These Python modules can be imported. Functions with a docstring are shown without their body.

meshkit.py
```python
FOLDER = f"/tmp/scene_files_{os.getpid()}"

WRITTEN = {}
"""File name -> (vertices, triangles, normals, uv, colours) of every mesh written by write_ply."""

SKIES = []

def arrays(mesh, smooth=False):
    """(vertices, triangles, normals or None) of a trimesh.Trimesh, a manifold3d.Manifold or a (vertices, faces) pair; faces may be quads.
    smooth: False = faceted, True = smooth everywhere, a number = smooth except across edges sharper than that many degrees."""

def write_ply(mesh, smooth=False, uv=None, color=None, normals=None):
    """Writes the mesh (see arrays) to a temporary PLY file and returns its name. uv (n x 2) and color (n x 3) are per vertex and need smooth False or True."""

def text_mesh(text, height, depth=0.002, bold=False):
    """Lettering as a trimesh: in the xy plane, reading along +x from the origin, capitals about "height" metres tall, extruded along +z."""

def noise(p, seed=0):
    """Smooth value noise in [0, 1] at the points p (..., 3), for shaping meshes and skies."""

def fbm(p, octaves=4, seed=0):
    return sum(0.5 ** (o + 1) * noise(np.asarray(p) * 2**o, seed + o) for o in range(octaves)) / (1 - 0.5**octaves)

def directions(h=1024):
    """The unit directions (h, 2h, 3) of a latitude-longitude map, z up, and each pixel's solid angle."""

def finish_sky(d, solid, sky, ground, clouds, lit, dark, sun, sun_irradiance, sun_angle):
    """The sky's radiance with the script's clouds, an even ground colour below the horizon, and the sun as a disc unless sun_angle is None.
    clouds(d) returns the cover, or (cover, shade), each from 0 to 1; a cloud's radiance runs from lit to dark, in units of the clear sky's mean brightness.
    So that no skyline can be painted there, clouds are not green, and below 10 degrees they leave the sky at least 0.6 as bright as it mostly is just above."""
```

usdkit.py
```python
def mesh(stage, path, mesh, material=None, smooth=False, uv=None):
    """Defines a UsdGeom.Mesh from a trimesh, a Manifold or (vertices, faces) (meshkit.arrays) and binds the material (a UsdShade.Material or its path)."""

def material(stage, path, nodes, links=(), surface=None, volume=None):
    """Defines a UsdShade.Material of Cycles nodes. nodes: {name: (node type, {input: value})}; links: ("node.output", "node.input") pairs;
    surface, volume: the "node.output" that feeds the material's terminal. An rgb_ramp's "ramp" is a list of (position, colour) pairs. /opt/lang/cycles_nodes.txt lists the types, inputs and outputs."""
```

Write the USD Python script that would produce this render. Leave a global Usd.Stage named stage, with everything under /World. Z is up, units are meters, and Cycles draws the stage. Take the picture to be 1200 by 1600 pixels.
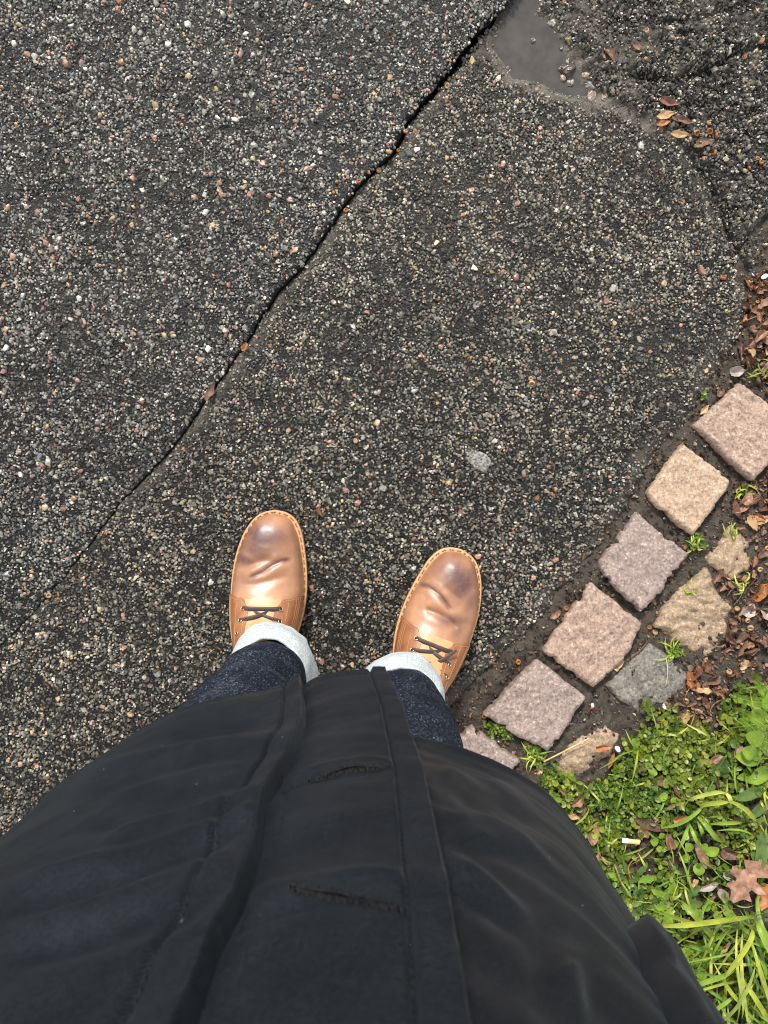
import math
import numpy as np
import trimesh
import manifold3d
import usdkit
from meshkit import noise, fbm
from scipy.interpolate import CubicSpline, PchipInterpolator
from scipy.spatial import Delaunay
from shapely.geometry import Polygon, LineString, Point, box as sbox
from shapely import contains_xy, affinity
from pxr import Usd, UsdGeom, UsdLux, UsdShade, Gf, Sdf, Vt

stage = Usd.Stage.CreateInMemory()
UsdGeom.SetStageUpAxis(stage, UsdGeom.Tokens.z)
UsdGeom.SetStageMetersPerUnit(stage, 1.0)
UsdGeom.Xform.Define(stage, '/World')
UsdGeom.Scope.Define(stage, '/World/Looks')
T = Sdf.ValueTypeNames
PI = math.pi

# ------------------------------------------------------------------ camera
CAM_H = 1.25                                   # a phone held at chest height, looking straight down
cam = UsdGeom.Camera.Define(stage, '/World/camera')
cam.AddTranslateOp().Set(Gf.Vec3d(0, 0, CAM_H))
cam.CreateFocalLengthAttr(4.25)
cam.CreateHorizontalApertureAttr(4.25 * 0.96)
cam.CreateVerticalApertureAttr(4.25 * 1.28)
cam.CreateClippingRangeAttr(Gf.Vec2f(0.02, 1000))
cam.CreateFStopAttr(3.2)
cam.CreateFocusDistanceAttr(1.2)
cam.CreateExposureAttr(2.05)

# ------------------------------------------------------------------ sky and sun (bright overcast, softly brighter from the top of the picture)
SUN_EL, SUN_AZ = math.radians(46), math.radians(-12)       # azimuth = atan2(x, y)
dome = UsdLux.DomeLight.Define(stage, '/World/sky')
dome.GetPrim().SetCustomDataByKey('kind', 'structure')
dome.GetPrim().SetCustomDataByKey('label', 'pale overcast daylight sky above the path')
sky_mat = usdkit.material(stage, '/World/Looks/sky_look', {
    'sky': ('sky_texture', {'sky_type': 'single_scattering', 'sun_disc': False, 'sun_elevation': SUN_EL, 'sun_rotation': SUN_AZ}),
    'tc': ('texture_coordinate', {}),
    'nz': ('noise_texture', {'scale': 2.2, 'detail': 5.0, 'roughness': 0.55}),
    'cv': ('map_range', {'from_min': 0.30, 'from_max': 0.62, 'to_min': 0.45, 'to_max': 0.95, 'clamp': True}),
    'mx': ('mix', {'color2': (7.4, 7.3, 7.1)}),
    'bg': ('background_shader', {'strength': 0.05}),
}, [('tc.generated', 'nz.vector'), ('nz.fac', 'cv.value'), ('cv.result', 'mx.fac'), ('sky.color', 'mx.color1'), ('mx.color', 'bg.color')], surface='bg.background')
UsdShade.MaterialBindingAPI.Apply(dome.GetPrim()).Bind(sky_mat)
sun = UsdLux.DistantLight.Define(stage, '/World/sun')
sun.CreateIntensityAttr(0.40)
sun.CreateAngleAttr(10.0)
sun.CreateNormalizeAttr(True) if hasattr(sun, 'CreateNormalizeAttr') else None
sun.CreateColorAttr(Gf.Vec3f(1.0, 0.95, 0.88))
d = np.array([math.cos(SUN_EL) * math.sin(SUN_AZ), math.cos(SUN_EL) * math.cos(SUN_AZ), math.sin(SUN_EL)])
zx = d; xx = np.cross([0, 0, 1], zx); xx /= np.linalg.norm(xx); yx = np.cross(zx, xx)
sun.AddTransformOp().Set(Gf.Matrix4d(*xx, 0, *yx, 0, *zx, 0, 0, 0, 5, 1))

# ------------------------------------------------------------------ helpers
counts = {}
def numbered(parent, name):
    k = counts.get((parent, name), 0); counts[(parent, name)] = k + 1
    return f'{parent}/{name}' + (f'_{k:03d}' if k else '')
def tag(prim, label=None, cat=None, group=None, kind=None):
    p = prim.GetPrim()
    for k, v in (('label', label), ('category', cat), ('group', group), ('kind', kind)):
        if v: p.SetCustomDataByKey(k, v)
    return prim
def thing(name, label=None, cat=None, group=None, kind=None, loc=None, rotz=0):
    x = UsdGeom.Xform.Define(stage, numbered('/World', name))
    if loc is not None:
        x.AddTranslateOp().Set(Gf.Vec3d(*map(float, loc)))
        if rotz: x.AddRotateZOp().Set(math.degrees(rotz))
    return tag(x, label, cat, group, kind)
def obj(name, mesh, mat, parent=None, smooth=False, label=None, cat=None, group=None, kind=None, attrs=None, uv=None):
    pp = '/World' if parent is None else str(parent.GetPath())
    m = usdkit.mesh(stage, numbered(pp, name), mesh, LOOK[mat], smooth, uv)
    for k, v in (attrs or {}).items():
        v = np.asarray(v, np.float32)
        pv = UsdGeom.PrimvarsAPI(m)
        if v.ndim == 1: pv.CreatePrimvar(k, T.FloatArray, 'vertex').Set(Vt.FloatArray.FromNumpy(v))
        else: pv.CreatePrimvar(k, T.Color3fArray, 'vertex').Set(Vt.Vec3fArray.FromNumpy(v))
    return tag(m, label, cat, group, kind)
def copy_of(proto, name, label, cat, group, matrix):
    x = UsdGeom.Xform.Define(stage, numbered('/World', name))
    x.AddTransformOp().Set(Gf.Matrix4d(*[float(t) for t in np.asarray(matrix).T.ravel()]))
    x.GetPrim().GetReferences().AddInternalReference(proto.GetPath())
    x.GetPrim().SetInstanceable(True)
    return tag(x, label, cat, group)
def W(px, py, z=0.0):
    """Where the ray of a photograph pixel meets the height z (1 px = 1 mm on the ground)."""
    k = (CAM_H - z) / 1250.0
    return np.array([(px - 600) * k, (800 - py) * k, z])
def pix(p):
    p = np.asarray(p); k = 1250.0 / (CAM_H - p[..., 2])
    return np.stack([600 + p[..., 0] * k, 800 - p[..., 1] * k], -1)
def grid_faces(nr, nc, wrap=False):
    r, c = np.arange(nr - 1), np.arange(nc if wrap else nc - 1)
    a = (r[:, None] * nc + c).ravel(); b = (r[:, None] * nc + (c + 1) % nc).ravel()
    return np.vstack([np.stack([a, b, b + nc], 1), np.stack([a, b + nc, a + nc], 1)])
def cat_mesh(parts):
    vs, fs, n = [], [], 0
    for v, f in parts:
        vs.append(np.asarray(v, float)); fs.append(np.asarray(f) + n); n += len(v)
    return np.vstack(vs), np.vstack(fs)
def tube(pts, rad, n=8, flat=1.0, up=(0, 0, 1), caps=True):
    pts = np.asarray(pts, float); rad = np.broadcast_to(rad, len(pts))
    t = np.gradient(pts, axis=0); t /= np.linalg.norm(t, axis=1, keepdims=True)
    s = np.cross(t, up); l = np.linalg.norm(s, axis=1, keepdims=True); s = np.where(l > 1e-6, s / np.maximum(l, 1e-9), [1, 0, 0])
    u = np.cross(s, t)
    a = np.arange(n) / n * 2 * PI
    v = pts[:, None] + rad[:, None, None] * (np.cos(a)[None, :, None] * s[:, None] + flat * np.sin(a)[None, :, None] * u[:, None])
    f = grid_faces(len(pts), n, True)
    v = v.reshape(-1, 3)
    if caps:
        k = len(v); v = np.vstack([v, pts[:1], pts[-1:]]); i = np.arange(n); j = (i + 1) % n; o = (len(pts) - 1) * n
        f = np.vstack([f, np.stack([np.full(n, k), j, i], 1), np.stack([np.full(n, k + 1), o + i, o + j], 1)])
    return v, f
def spl(pts, n):
    pts = np.asarray(pts, float); s = np.r_[0, np.cumsum(np.linalg.norm(np.diff(pts, axis=0), axis=1))]
    return CubicSpline(s, pts)(np.linspace(0, s[-1], n)) if len(pts) > 2 else pts[0] + np.linspace(0, 1, n)[:, None] * (pts[1] - pts[0])
def seg_dist(p, line):
    """Distance of 2-D points to a polyline, and the fraction along it."""
    p = np.asarray(p, float); best = np.full(p.shape[:-1], 1e9); frac = np.zeros(p.shape[:-1])
    line = np.asarray(line, float); L = np.r_[0, np.cumsum(np.linalg.norm(np.diff(line, axis=0), axis=1))]
    for i in range(len(line) - 1):
        a, b = line[i], line[i + 1]; ab = b - a
        t = np.clip(((p - a) @ ab) / (ab @ ab), 0, 1)
        dd = np.linalg.norm(p - a - t[..., None] * ab, axis=-1)
        m = dd < best; best = np.where(m, dd, best); frac = np.where(m, (L[i] + t * (L[i + 1] - L[i])) / L[-1], frac)
    return best, frac
def sstep(x, a, b):
    t = np.clip((np.asarray(x, float) - a) / (b - a), 0, 1); return t * t * (3 - 2 * t)
def n2(x, y, s, seed=0, o=4):
    return fbm(np.stack([x * s, y * s, np.zeros_like(x) + 0.37 * seed], -1), o, seed) - 0.5
def rotm(rx, ry, rz):
    return trimesh.transformations.euler_matrix(rx, ry, rz)[:3, :3]

# ------------------------------------------------------------------ materials
LOOK = {}
def look(name, nodes, links, surface='p.BSDF'):
    LOOK[name] = usdkit.material(stage, '/World/Looks/' + name, nodes, links, surface=surface)
def speckle(name, c1, c2, scale, rough=0.6, lo=0.35, hi=0.65, bump=0.0, bscale=None, spec=0.5, dist=0.002, extra=None, detail=5.0):
    nodes = {'tc': ('texture_coordinate', {}), 'n': ('noise_texture', {'scale': scale, 'detail': detail, 'roughness': 0.6}),
             'r': ('rgb_ramp', {'ramp': [(0, c1), (lo, c1), (hi, c2), (1, c2)]}),
             'p': ('principled_bsdf', {'roughness': rough, 'specular_ior_level': spec, **(extra or {})})}
    links = [('tc.object', 'n.vector'), ('n.fac', 'r.fac'), ('r.color', 'p.base_color')]
    if bump:
        nodes['bn'] = ('noise_texture', {'scale': bscale or scale * 3, 'detail': 4.0, 'roughness': 0.6})
        nodes['b'] = ('bump', {'strength': bump, 'distance': dist})
        links += [('tc.object', 'bn.vector'), ('bn.fac', 'b.height'), ('b.normal', 'p.normal')]
    look(name, nodes, links)

# bitumen between the chips, with grey silt and the puddle's painted rim glint where the primvar says mud
look('bitumen', {
    'g': ('geometry', {}), 'm': ('attribute', {'attribute': 'mud'}),
    'n': ('noise_texture', {'scale': 240.0, 'detail': 6.0, 'roughness': 0.65}),
    'r': ('rgb_ramp', {'ramp': [(0, (.004, .004, .004)), (.5, (.006, .006, .0058)), (.64, (.018, .0175, .016)), (1, (.06, .056, .05))]}),
    'n2': ('noise_texture', {'scale': 60.0, 'detail': 6.0, 'roughness': 0.7}),
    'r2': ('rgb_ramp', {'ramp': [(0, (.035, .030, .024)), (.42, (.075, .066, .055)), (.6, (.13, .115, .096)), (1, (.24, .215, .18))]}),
    'mx': ('mix', {}), 'b': ('bump', {'strength': 0.9, 'distance': 0.0018}), 'b2n': ('noise_texture', {'scale': 420.0, 'detail': 3.0}),
    'p': ('principled_bsdf', {'roughness': 0.34, 'specular_ior_level': 0.12}),
}, [('g.position', 'n.vector'), ('g.position', 'n2.vector'), ('g.position', 'b2n.vector'), ('n.fac', 'r.fac'), ('n2.fac', 'r2.fac'), ('m.fac', 'mx.fac'),
    ('r.color', 'mx.color1'), ('r2.color', 'mx.color2'), ('mx.color', 'p.base_color'), ('b2n.fac', 'b.height'), ('b.normal', 'p.normal')])
# stone chips: their own colour comes per chip, a bitumen film breaks it up
look('chip', {
    'a': ('attribute', {'attribute': 'tint'}), 'g': ('geometry', {}),
    'n': ('noise_texture', {'scale': 420.0, 'detail': 4.0, 'roughness': 0.7}),
    'r': ('rgb_ramp', {'ramp': [(0, (.35, .35, .35)), (.42, (.7, .7, .7)), (.6, (1, 1, 1)), (1, (1.25, 1.25, 1.25))]}),
    'mx': ('mix', {'mix_type': 'multiply', 'fac': 1.0}), 'b': ('bump', {'strength': 0.5, 'distance': 0.0008}),
    'p': ('principled_bsdf', {'roughness': 0.24, 'specular_ior_level': 0.42}),
}, [('g.position', 'n.vector'), ('n.fac', 'r.fac'), ('a.color', 'mx.color1'), ('r.color', 'mx.color2'), ('mx.color', 'p.base_color'), ('n.fac', 'b.height'), ('b.normal', 'p.normal')])
look('far_asphalt', {
    'g': ('geometry', {}), 'v': ('voronoi_texture', {'scale': 150.0}),
    'h': ('hsv', {'saturation': 0.2, 'value': 0.06}), 'b': ('bump', {'strength': 0.8, 'distance': 0.003}),
    'p': ('principled_bsdf', {'roughness': 0.5}),
}, [('g.position', 'v.vector'), ('v.color', 'h.color'), ('h.color', 'p.base_color'), ('v.distance', 'b.height'), ('b.normal', 'p.normal')])
speckle('far_verge', (.03, .045, .012), (.07, .06, .035), 14.0, 0.9, bump=0.8, bscale=60, dist=0.03)
speckle('soil', (.012, .009, .006), (.055, .042, .029), 90.0, 0.8, .35, .68, bump=0.9, bscale=260, dist=0.003)
speckle('silt_floor', (.10, .093, .088), (.14, .13, .12), 90.0, 0.7, bump=0.3, bscale=200)
look('water', {
    't': ('principled_bsdf', {'base_color': (.17, .158, .15), 'roughness': 0.03, 'specular_ior_level': 0.5, 'ior': 1.33, 'normal': (0, 0, 0)}),
    'g': ('geometry', {}), 'n': ('noise_texture', {'scale': 55.0, 'detail': 4.0}),
    'r': ('rgb_ramp', {'ramp': [(0, (.036, .033, .031)), (.42, (.055, .051, .048)), (.55, (.064, .059, .056)), (1, (.09, .084, .079))]}),
    'tr': ('transparent_bsdf', {'color': (.80, .77, .73)}), 'm': ('mix_closure', {'fac': 0.80}),
}, [('g.position', 'n.vector'), ('n.fac', 'r.fac'), ('r.color', 't.base_color'), ('tr.BSDF', 'm.closure1'), ('t.BSDF', 'm.closure2')], surface='m.closure')

def granite(name, dark, mid, light):
    look(name, {
        'tc': ('texture_coordinate', {}), 'g': ('geometry', {}),
        'n': ('noise_texture', {'scale': 210.0, 'detail': 6.0, 'roughness': 0.82}),
        'n2': ('noise_texture', {'scale': 40.0, 'detail': 4.0, 'roughness': 0.6}),
        'v': ('voronoi_texture', {'scale': 330.0}),
        'r': ('rgb_ramp', {'ramp': [(0, dark), (.40, dark), (.49, mid), (.57, mid), (.66, light), (1, light)]}),
        'r2': ('rgb_ramp', {'ramp': [(0, (.72, .70, .68)), (.45, (.95, .94, .93)), (1, (1.15, 1.12, 1.05))]}),
        'mx': ('mix', {'mix_type': 'multiply', 'fac': 1.0}),
        'add': ('math', {'math_type': 'add'}), 'sc': ('math', {'math_type': 'multiply', 'value2': 0.5}),
        'b': ('bump', {'strength': 0.9, 'distance': 0.0026}), 'bn': ('noise_texture', {'scale': 120.0, 'detail': 8.0, 'roughness': 0.85}),
        'p': ('principled_bsdf', {'roughness': 0.55, 'specular_ior_level': 0.45}),
    }, [('g.position', 'n.vector'), ('g.position', 'n2.vector'), ('g.position', 'bn.vector'), ('n.fac', 'r.fac'), ('n2.fac', 'r2.fac'), ('r.color', 'mx.color1'), ('r2.color', 'mx.color2'),
        ('mx.color', 'p.base_color'), ('bn.fac', 'b.height'), ('b.normal', 'p.normal')])
granite('granite_pink', (.13, .085, .066), (.315, .225, .175), (.72, .64, .55))
granite('granite_tan', (.18, .12, .08), (.38, .275, .195), (.78, .68, .54))
granite('granite_mauve', (.11, .080, .074), (.255, .195, .175), (.66, .59, .55))
granite('granite_buff', (.13, .09, .055), (.29, .21, .14), (.62, .52, .40))
granite('granite_grey', (.05, .048, .042), (.16, .15, .13), (.48, .45, .41))

def leaf_look(name, c1, c2, rough=0.45, trans=0.35, scale=60.0, spec=0.4, tint=True):
    nodes = {'g': ('geometry', {}), 'n': ('noise_texture', {'scale': scale, 'detail': 4.0, 'roughness': 0.6}),
             'r': ('rgb_ramp', {'ramp': [(0, c1), (.35, c1), (.65, c2), (1, c2)]}),
             'b': ('bump', {'strength': 0.4, 'distance': 0.0008}), 'bn': ('noise_texture', {'scale': 350.0, 'detail': 3.0}),
             'p': ('principled_bsdf', {'roughness': rough, 'specular_ior_level': spec}), 't': ('translucent_bsdf', {}), 'm': ('mix_closure', {'fac': trans})}
    links = [('g.position', 'n.vector'), ('g.position', 'bn.vector'), ('bn.fac', 'b.height'), ('b.normal', 'p.normal'), ('n.fac', 'r.fac'), ('p.BSDF', 'm.closure1'), ('t.BSDF', 'm.closure2')]
    if tint:
        nodes['a'] = ('attribute', {'attribute': 'tint'}); nodes['mx'] = ('mix', {'mix_type': 'multiply', 'fac': 1.0})
        links += [('r.color', 'mx.color1'), ('a.color', 'mx.color2'), ('mx.color', 'p.base_color'), ('mx.color', 't.color')]
    else:
        links += [('r.color', 'p.base_color'), ('r.color', 't.color')]
    look(name, nodes, links, 'm.closure')
leaf_look('green_leaf', (.070, .115, .012), (.185, .240, .030), 0.38)
leaf_look('broad_leaf', (.10, .19, .012), (.20, .30, .028), 0.30, 0.25, tint=False)
leaf_look('dull_leaf', (.042, .085, .016), (.095, .15, .032), 0.5, 0.25, tint=False)
leaf_look('grass_blade', (.12, .20, .022), (.22, .30, .05), 0.42, 0.3, 40.0)
leaf_look('dead_leaf', (.105, .050, .028), (.23, .125, .070), 0.55, 0.15, 90.0)
leaf_look('dead_tan', (.28, .16, .075), (.46, .30, .16), 0.5, 0.15, 90.0, tint=False)
leaf_look('dead_dark', (.055, .026, .018), (.14, .07, .045), 0.5, 0.1, 90.0, tint=False)
leaf_look('dead_pink', (.15, .075, .048), (.31, .175, .115), 0.5, 0.12, 80.0, tint=False)
leaf_look('dead_orange', (.24, .085, .028), (.38, .16, .055), 0.5, 0.2, 80.0, tint=False)
leaf_look('dead_grey', (.25, .20, .18), (.40, .34, .31), 0.5, 0.1, 80.0, tint=False)
speckle('twig', (.10, .055, .028), (.26, .17, .09), 200.0, 0.7)
speckle('straw', (.36, .27, .12), (.52, .42, .22), 150.0, 0.6)
speckle('paper_white', (.62, .62, .61), (.78, .78, .77), 300.0, 0.7)
speckle('filter_tan', (.50, .28, .10), (.62, .38, .16), 500.0, 0.7)
speckle('ash', (.05, .05, .05), (.20, .19, .18), 900.0, 0.9)
speckle('red_scrap', (.45, .03, .025), (.55, .06, .04), 300.0, 0.5)
speckle('chalk', (.05, .049, .045), (.24, .235, .215), 300.0, 0.8, .4, .6, bump=.4)

# leather: honey tan, darkened by wear where the primvar says so
look('leather', {
    'tc': ('texture_coordinate', {}), 's': ('attribute', {'attribute': 'stain'}),
    'n': ('noise_texture', {'scale': 38.0, 'detail': 5.0, 'roughness': 0.6}),
    'r': ('rgb_ramp', {'ramp': [(0, (.20, .090, .050)), (.4, (.28, .135, .072)), (.65, (.36, .185, .098)), (1, (.44, .25, .145))]}),
    'n3': ('noise_texture', {'scale': 120.0, 'detail': 5.0, 'roughness': 0.65}),
    'ms': ('math', {'math_type': 'multiply_add', 'value2': 0.9, 'value3': -0.25}), 'ad': ('math', {'math_type': 'add'}), 'mul': ('math', {'math_type': 'multiply', 'use_clamp': True}),
    'mx': ('mix', {'color2': (.072, .028, .026)}),
    'gn': ('noise_texture', {'scale': 420.0, 'detail': 5.0, 'roughness': 0.7}), 'b': ('bump', {'strength': 0.36, 'distance': 0.0006}),
    'p': ('principled_bsdf', {'roughness': 0.38, 'specular_ior_level': 0.55, 'coat_weight': 0.06, 'coat_roughness': 0.25}),
}, [('tc.object', 'n.vector'), ('tc.object', 'n3.vector'), ('tc.object', 'gn.vector'), ('n.fac', 'r.fac'), ('n3.fac', 'ms.value1'), ('ms.value', 'ad.value1'), ('s.fac', 'mul.value1'),
    ('ad.value', 'mul.value2'), ('r.color', 'mx.color1'), ('mul.value', 'mx.fac'), ('mx.color', 'p.base_color'), ('gn.fac', 'b.height'), ('b.normal', 'p.normal')])
UsdShade.Shader(stage.GetPrimAtPath('/World/Looks/leather/ad')).CreateInput('value2', T.Float).Set(1.0)
speckle('quarter_leather', (.19, .070, .028), (.27, .115, .048), 60.0, 0.38, bump=0.2, bscale=900, dist=.0006, spec=0.5)
speckle('tongue_leather', (.40, .19, .08), (.50, .25, .11), 60.0, 0.45, bump=0.2, bscale=900, dist=.0006)
speckle('welt_leather', (.40, .20, .09), (.50, .28, .13), 160.0, 0.5)
speckle('welt_thread', (.13, .055, .022), (.24, .12, .055), 400.0, 0.7)
speckle('tan_thread', (.40, .22, .10), (.52, .32, .17), 400.0, 0.7)
speckle('rubber_sole', (.055, .030, .018), (.085, .048, .028), 160.0, 0.6)
speckle('lace_brown', (.022, .014, .012), (.050, .033, .028), 900.0, 0.55, bump=.4, bscale=1400, dist=.0006)
speckle('brass', (.50, .36, .20), (.60, .45, .28), 300.0, 0.3, extra={'metallic': 0.9})
speckle('black_hole', (.002, .002, .002), (.004, .004, .004), 200.0, 0.9, spec=0.0)
speckle('cuff_denim', (.25, .295, .315), (.50, .54, .55), 520.0, 0.85, .38, .62, bump=.8, bscale=900, dist=.0012, spec=.2)
speckle('selvedge', (.60, .58, .52), (.72, .70, .64), 500.0, 0.85, bump=.5, spec=.2)
look('denim', {
    'tc': ('texture_coordinate', {}), 'mp': ('mapping', {'rotation': (0, .5, .6), 'scale': (1.0, 1.0, .45)}),
    'n': ('noise_texture', {'scale': 520.0, 'detail': 3.0, 'roughness': 0.75}), 'n2': ('noise_texture', {'scale': 16.0, 'detail': 4.0}),
    'r': ('rgb_ramp', {'ramp': [(0, (.004, .0052, .009)), (.48, (.007, .0092, .0155)), (.58, (.020, .026, .038)), (.68, (.11, .13, .165)), (1, (.26, .29, .33))]}),
    'ma': ('math', {'math_type': 'multiply_add', 'value2': 0.30, 'value3': -0.15}), 'ad': ('math', {'math_type': 'add'}),
    'b': ('bump', {'strength': 0.5, 'distance': 0.0012}),
    'p': ('principled_bsdf', {'roughness': 0.9, 'specular_ior_level': 0.06, 'sheen_weight': 0.0}),
}, [('tc.object', 'mp.vector'), ('mp.vector', 'n.vector'), ('tc.object', 'n2.vector'), ('n2.fac', 'ma.value1'), ('n.fac', 'ad.value1'), ('ma.value', 'ad.value2'), ('ad.value', 'r.fac'),
    ('r.color', 'p.base_color'), ('n.fac', 'b.height'), ('b.normal', 'p.normal')])
# coat: dark navy twill with fine diagonal ribs, slightly dusty
look('coat_twill', {
    'uv': ('texture_coordinate', {}), 'mp': ('mapping', {'rotation': (0, 0, .50), 'scale': (1, 1, 1)}),
    'w': ('wave_texture', {'scale': 340.0, 'distortion': 0.8, 'detail': 2.0}),
    'n': ('noise_texture', {'scale': 22.0, 'detail': 7.0, 'roughness': 0.7}), 'nf': ('noise_texture', {'scale': 1500.0, 'detail': 2.0}),
    'r': ('rgb_ramp', {'ramp': [(0, (.0040, .0050, .0072)), (.42, (.0058, .0071, .0097)), (.6, (.0088, .0105, .0138)), (1, (.015, .0172, .0212))]}),
    'rw': ('rgb_ramp', {'ramp': [(0, (.66, .66, .66)), (1, (1.34, 1.34, 1.34))]}), 'mx': ('mix', {'mix_type': 'multiply', 'fac': .9}),
    'n7': ('noise_texture', {'scale': 620.0, 'detail': 3.0, 'roughness': 0.8}), 'r7': ('rgb_ramp', {'ramp': [(0, (.5, .5, .5)), (.38, (.68, .68, .68)), (.62, (1.3, 1.3, 1.3)), (1, (1.7, 1.7, 1.75))]}), 'm7': ('mix', {'mix_type': 'multiply', 'fac': .85}),
    'add': ('math', {'math_type': 'add'}),
    'b': ('bump', {'strength': 0.18, 'distance': 0.0005}),
    'p': ('principled_bsdf', {'roughness': 0.52, 'specular_ior_level': 0.14, 'specular_tint': (.82, .92, 1.0), 'sheen_weight': 0.03, 'sheen_roughness': 0.35, 'sheen_tint': (.75, .85, 1.0)}),
}, [('uv.UV', 'mp.vector'), ('mp.vector', 'w.vector'), ('uv.object', 'n.vector'), ('uv.object', 'nf.vector'), ('n.fac', 'r.fac'), ('w.fac', 'rw.fac'), ('r.color', 'mx.color1'), ('rw.color', 'mx.color2'),
    ('mx.color', 'm7.color1'), ('uv.object', 'n7.vector'), ('n7.fac', 'r7.fac'), ('r7.color', 'm7.color2'), ('m7.color', 'p.base_color'), ('w.fac', 'add.value1'), ('nf.fac', 'add.value2'), ('add.value', 'b.height'), ('b.normal', 'p.normal')])
speckle('coat_thread', (.004, .0045, .006), (.010, .011, .013), 400.0, 0.7, spec=.2)
speckle('buttonhole_thread', (.002, .0022, .003), (.009, .010, .012), 900.0, 0.7, spec=.2)
speckle('skin', (.42, .24, .17), (.50, .30, .22), 40.0, 0.5)
speckle('hair', (.03, .018, .010), (.06, .035, .02), 300.0, 0.5, bump=.6)

# ------------------------------------------------------------------ the lie of the land (metres; photograph pixels are millimetres on the ground)
def py2y(py): return (800.0 - np.asarray(py, float)) / 1000
_c = np.array([(1100, -350), (930, -200), (812, -20), (797, 10), (742, 62), (716, 100), (690, 130), (640, 190), (612, 240), (562, 290), (502, 375), (466, 425), (432, 460), (395, 520), (330, 612), (285, 680),
               (250, 720), (185, 790), (140, 850), (75, 930), (15, 995), (-60, 1060), (-160, 1160), (-420, 1400), (-760, 1850)], float)
_cy = py2y(_c[:, 1])[::-1]; _cx = ((_c[:, 0] - 600) / 1000)[::-1]
_cf = PchipInterpolator(_cy, _cx)
def crack_x(y):
    y = np.asarray(y, float)
    return _cf(y) + 0.003 * n2(y, y * 0, 28, 3) + 0.007 * n2(y, y * 0, 120, 5) + 0.006 * n2(y, y * 0, 330, 6)
_e = np.array([(1560, -350), (1480, 0), (1330, 190), (1235, 310), (1195, 390), (1187, 480), (1152, 555), (1112, 612), (1058, 690), (1002, 775), (925, 880), (842, 985), (762, 1060), (690, 1135), (600, 1235), (400, 1440), (60, 1850)], float)
_ef = PchipInterpolator(py2y(_e[:, 1])[::-1], ((_e[:, 0] - 600) / 1000)[::-1])
def edge_x(y):
    y = np.asarray(y, float)
    return _ef(y) + 0.026 * n2(y, y * 0, 22, 8) + 0.020 * n2(y, y * 0, 90, 9)
puddle_px = [(808, -30), (852, -40), (846, 0), (836, 20), (862, 26), (872, 45), (880, 68), (902, 80), (918, 104), (914, 128), (946, 150), (930, 157), (906, 151), (884, 149), (850, 134), (818, 124), (800, 122), (790, 102), (776, 80), (768, 72), (780, 45), (797, 12)]
PUD = Polygon([((x - 600) / 1000, (800 - y) / 1000) for x, y in puddle_px])
PUDL = np.array(PUD.exterior.coords)
def puddle_sd(x, y):
    p = np.stack([x, y], -1); dd, _ = seg_dist(p, PUDL)
    return np.where(contains_xy(PUD, x, y), -dd, dd)
patch_line = np.array([(0.20, 0.86), (0.245, 0.79), (0.27, 0.72), (0.315, 0.665), (0.36, 0.635), (0.45, 0.585), (0.49, 0.55), (0.52, 0.485), (0.545, 0.42), (0.565, 0.33), (0.57, 0.24), (0.60, 0.10)])
_pl = PchipInterpolator(patch_line[::-1, 1], patch_line[::-1, 0])
def patch_w(x, y):
    """1 inside the rougher patch in the top right."""
    return sstep(x - _pl(np.clip(y, 0.10, 0.86)) + 0.03 * n2(x, y, 25, 4), -0.006, 0.03) * sstep(y, 0.12, 0.22)
def left_lift(y): return np.interp(y, [-1.2, -0.1, 0.1, 0.3, 0.6, 0.75, 1.1], [0, 0.0, 0.0025, 0.005, 0.009, 0.013, 0.014])
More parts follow.
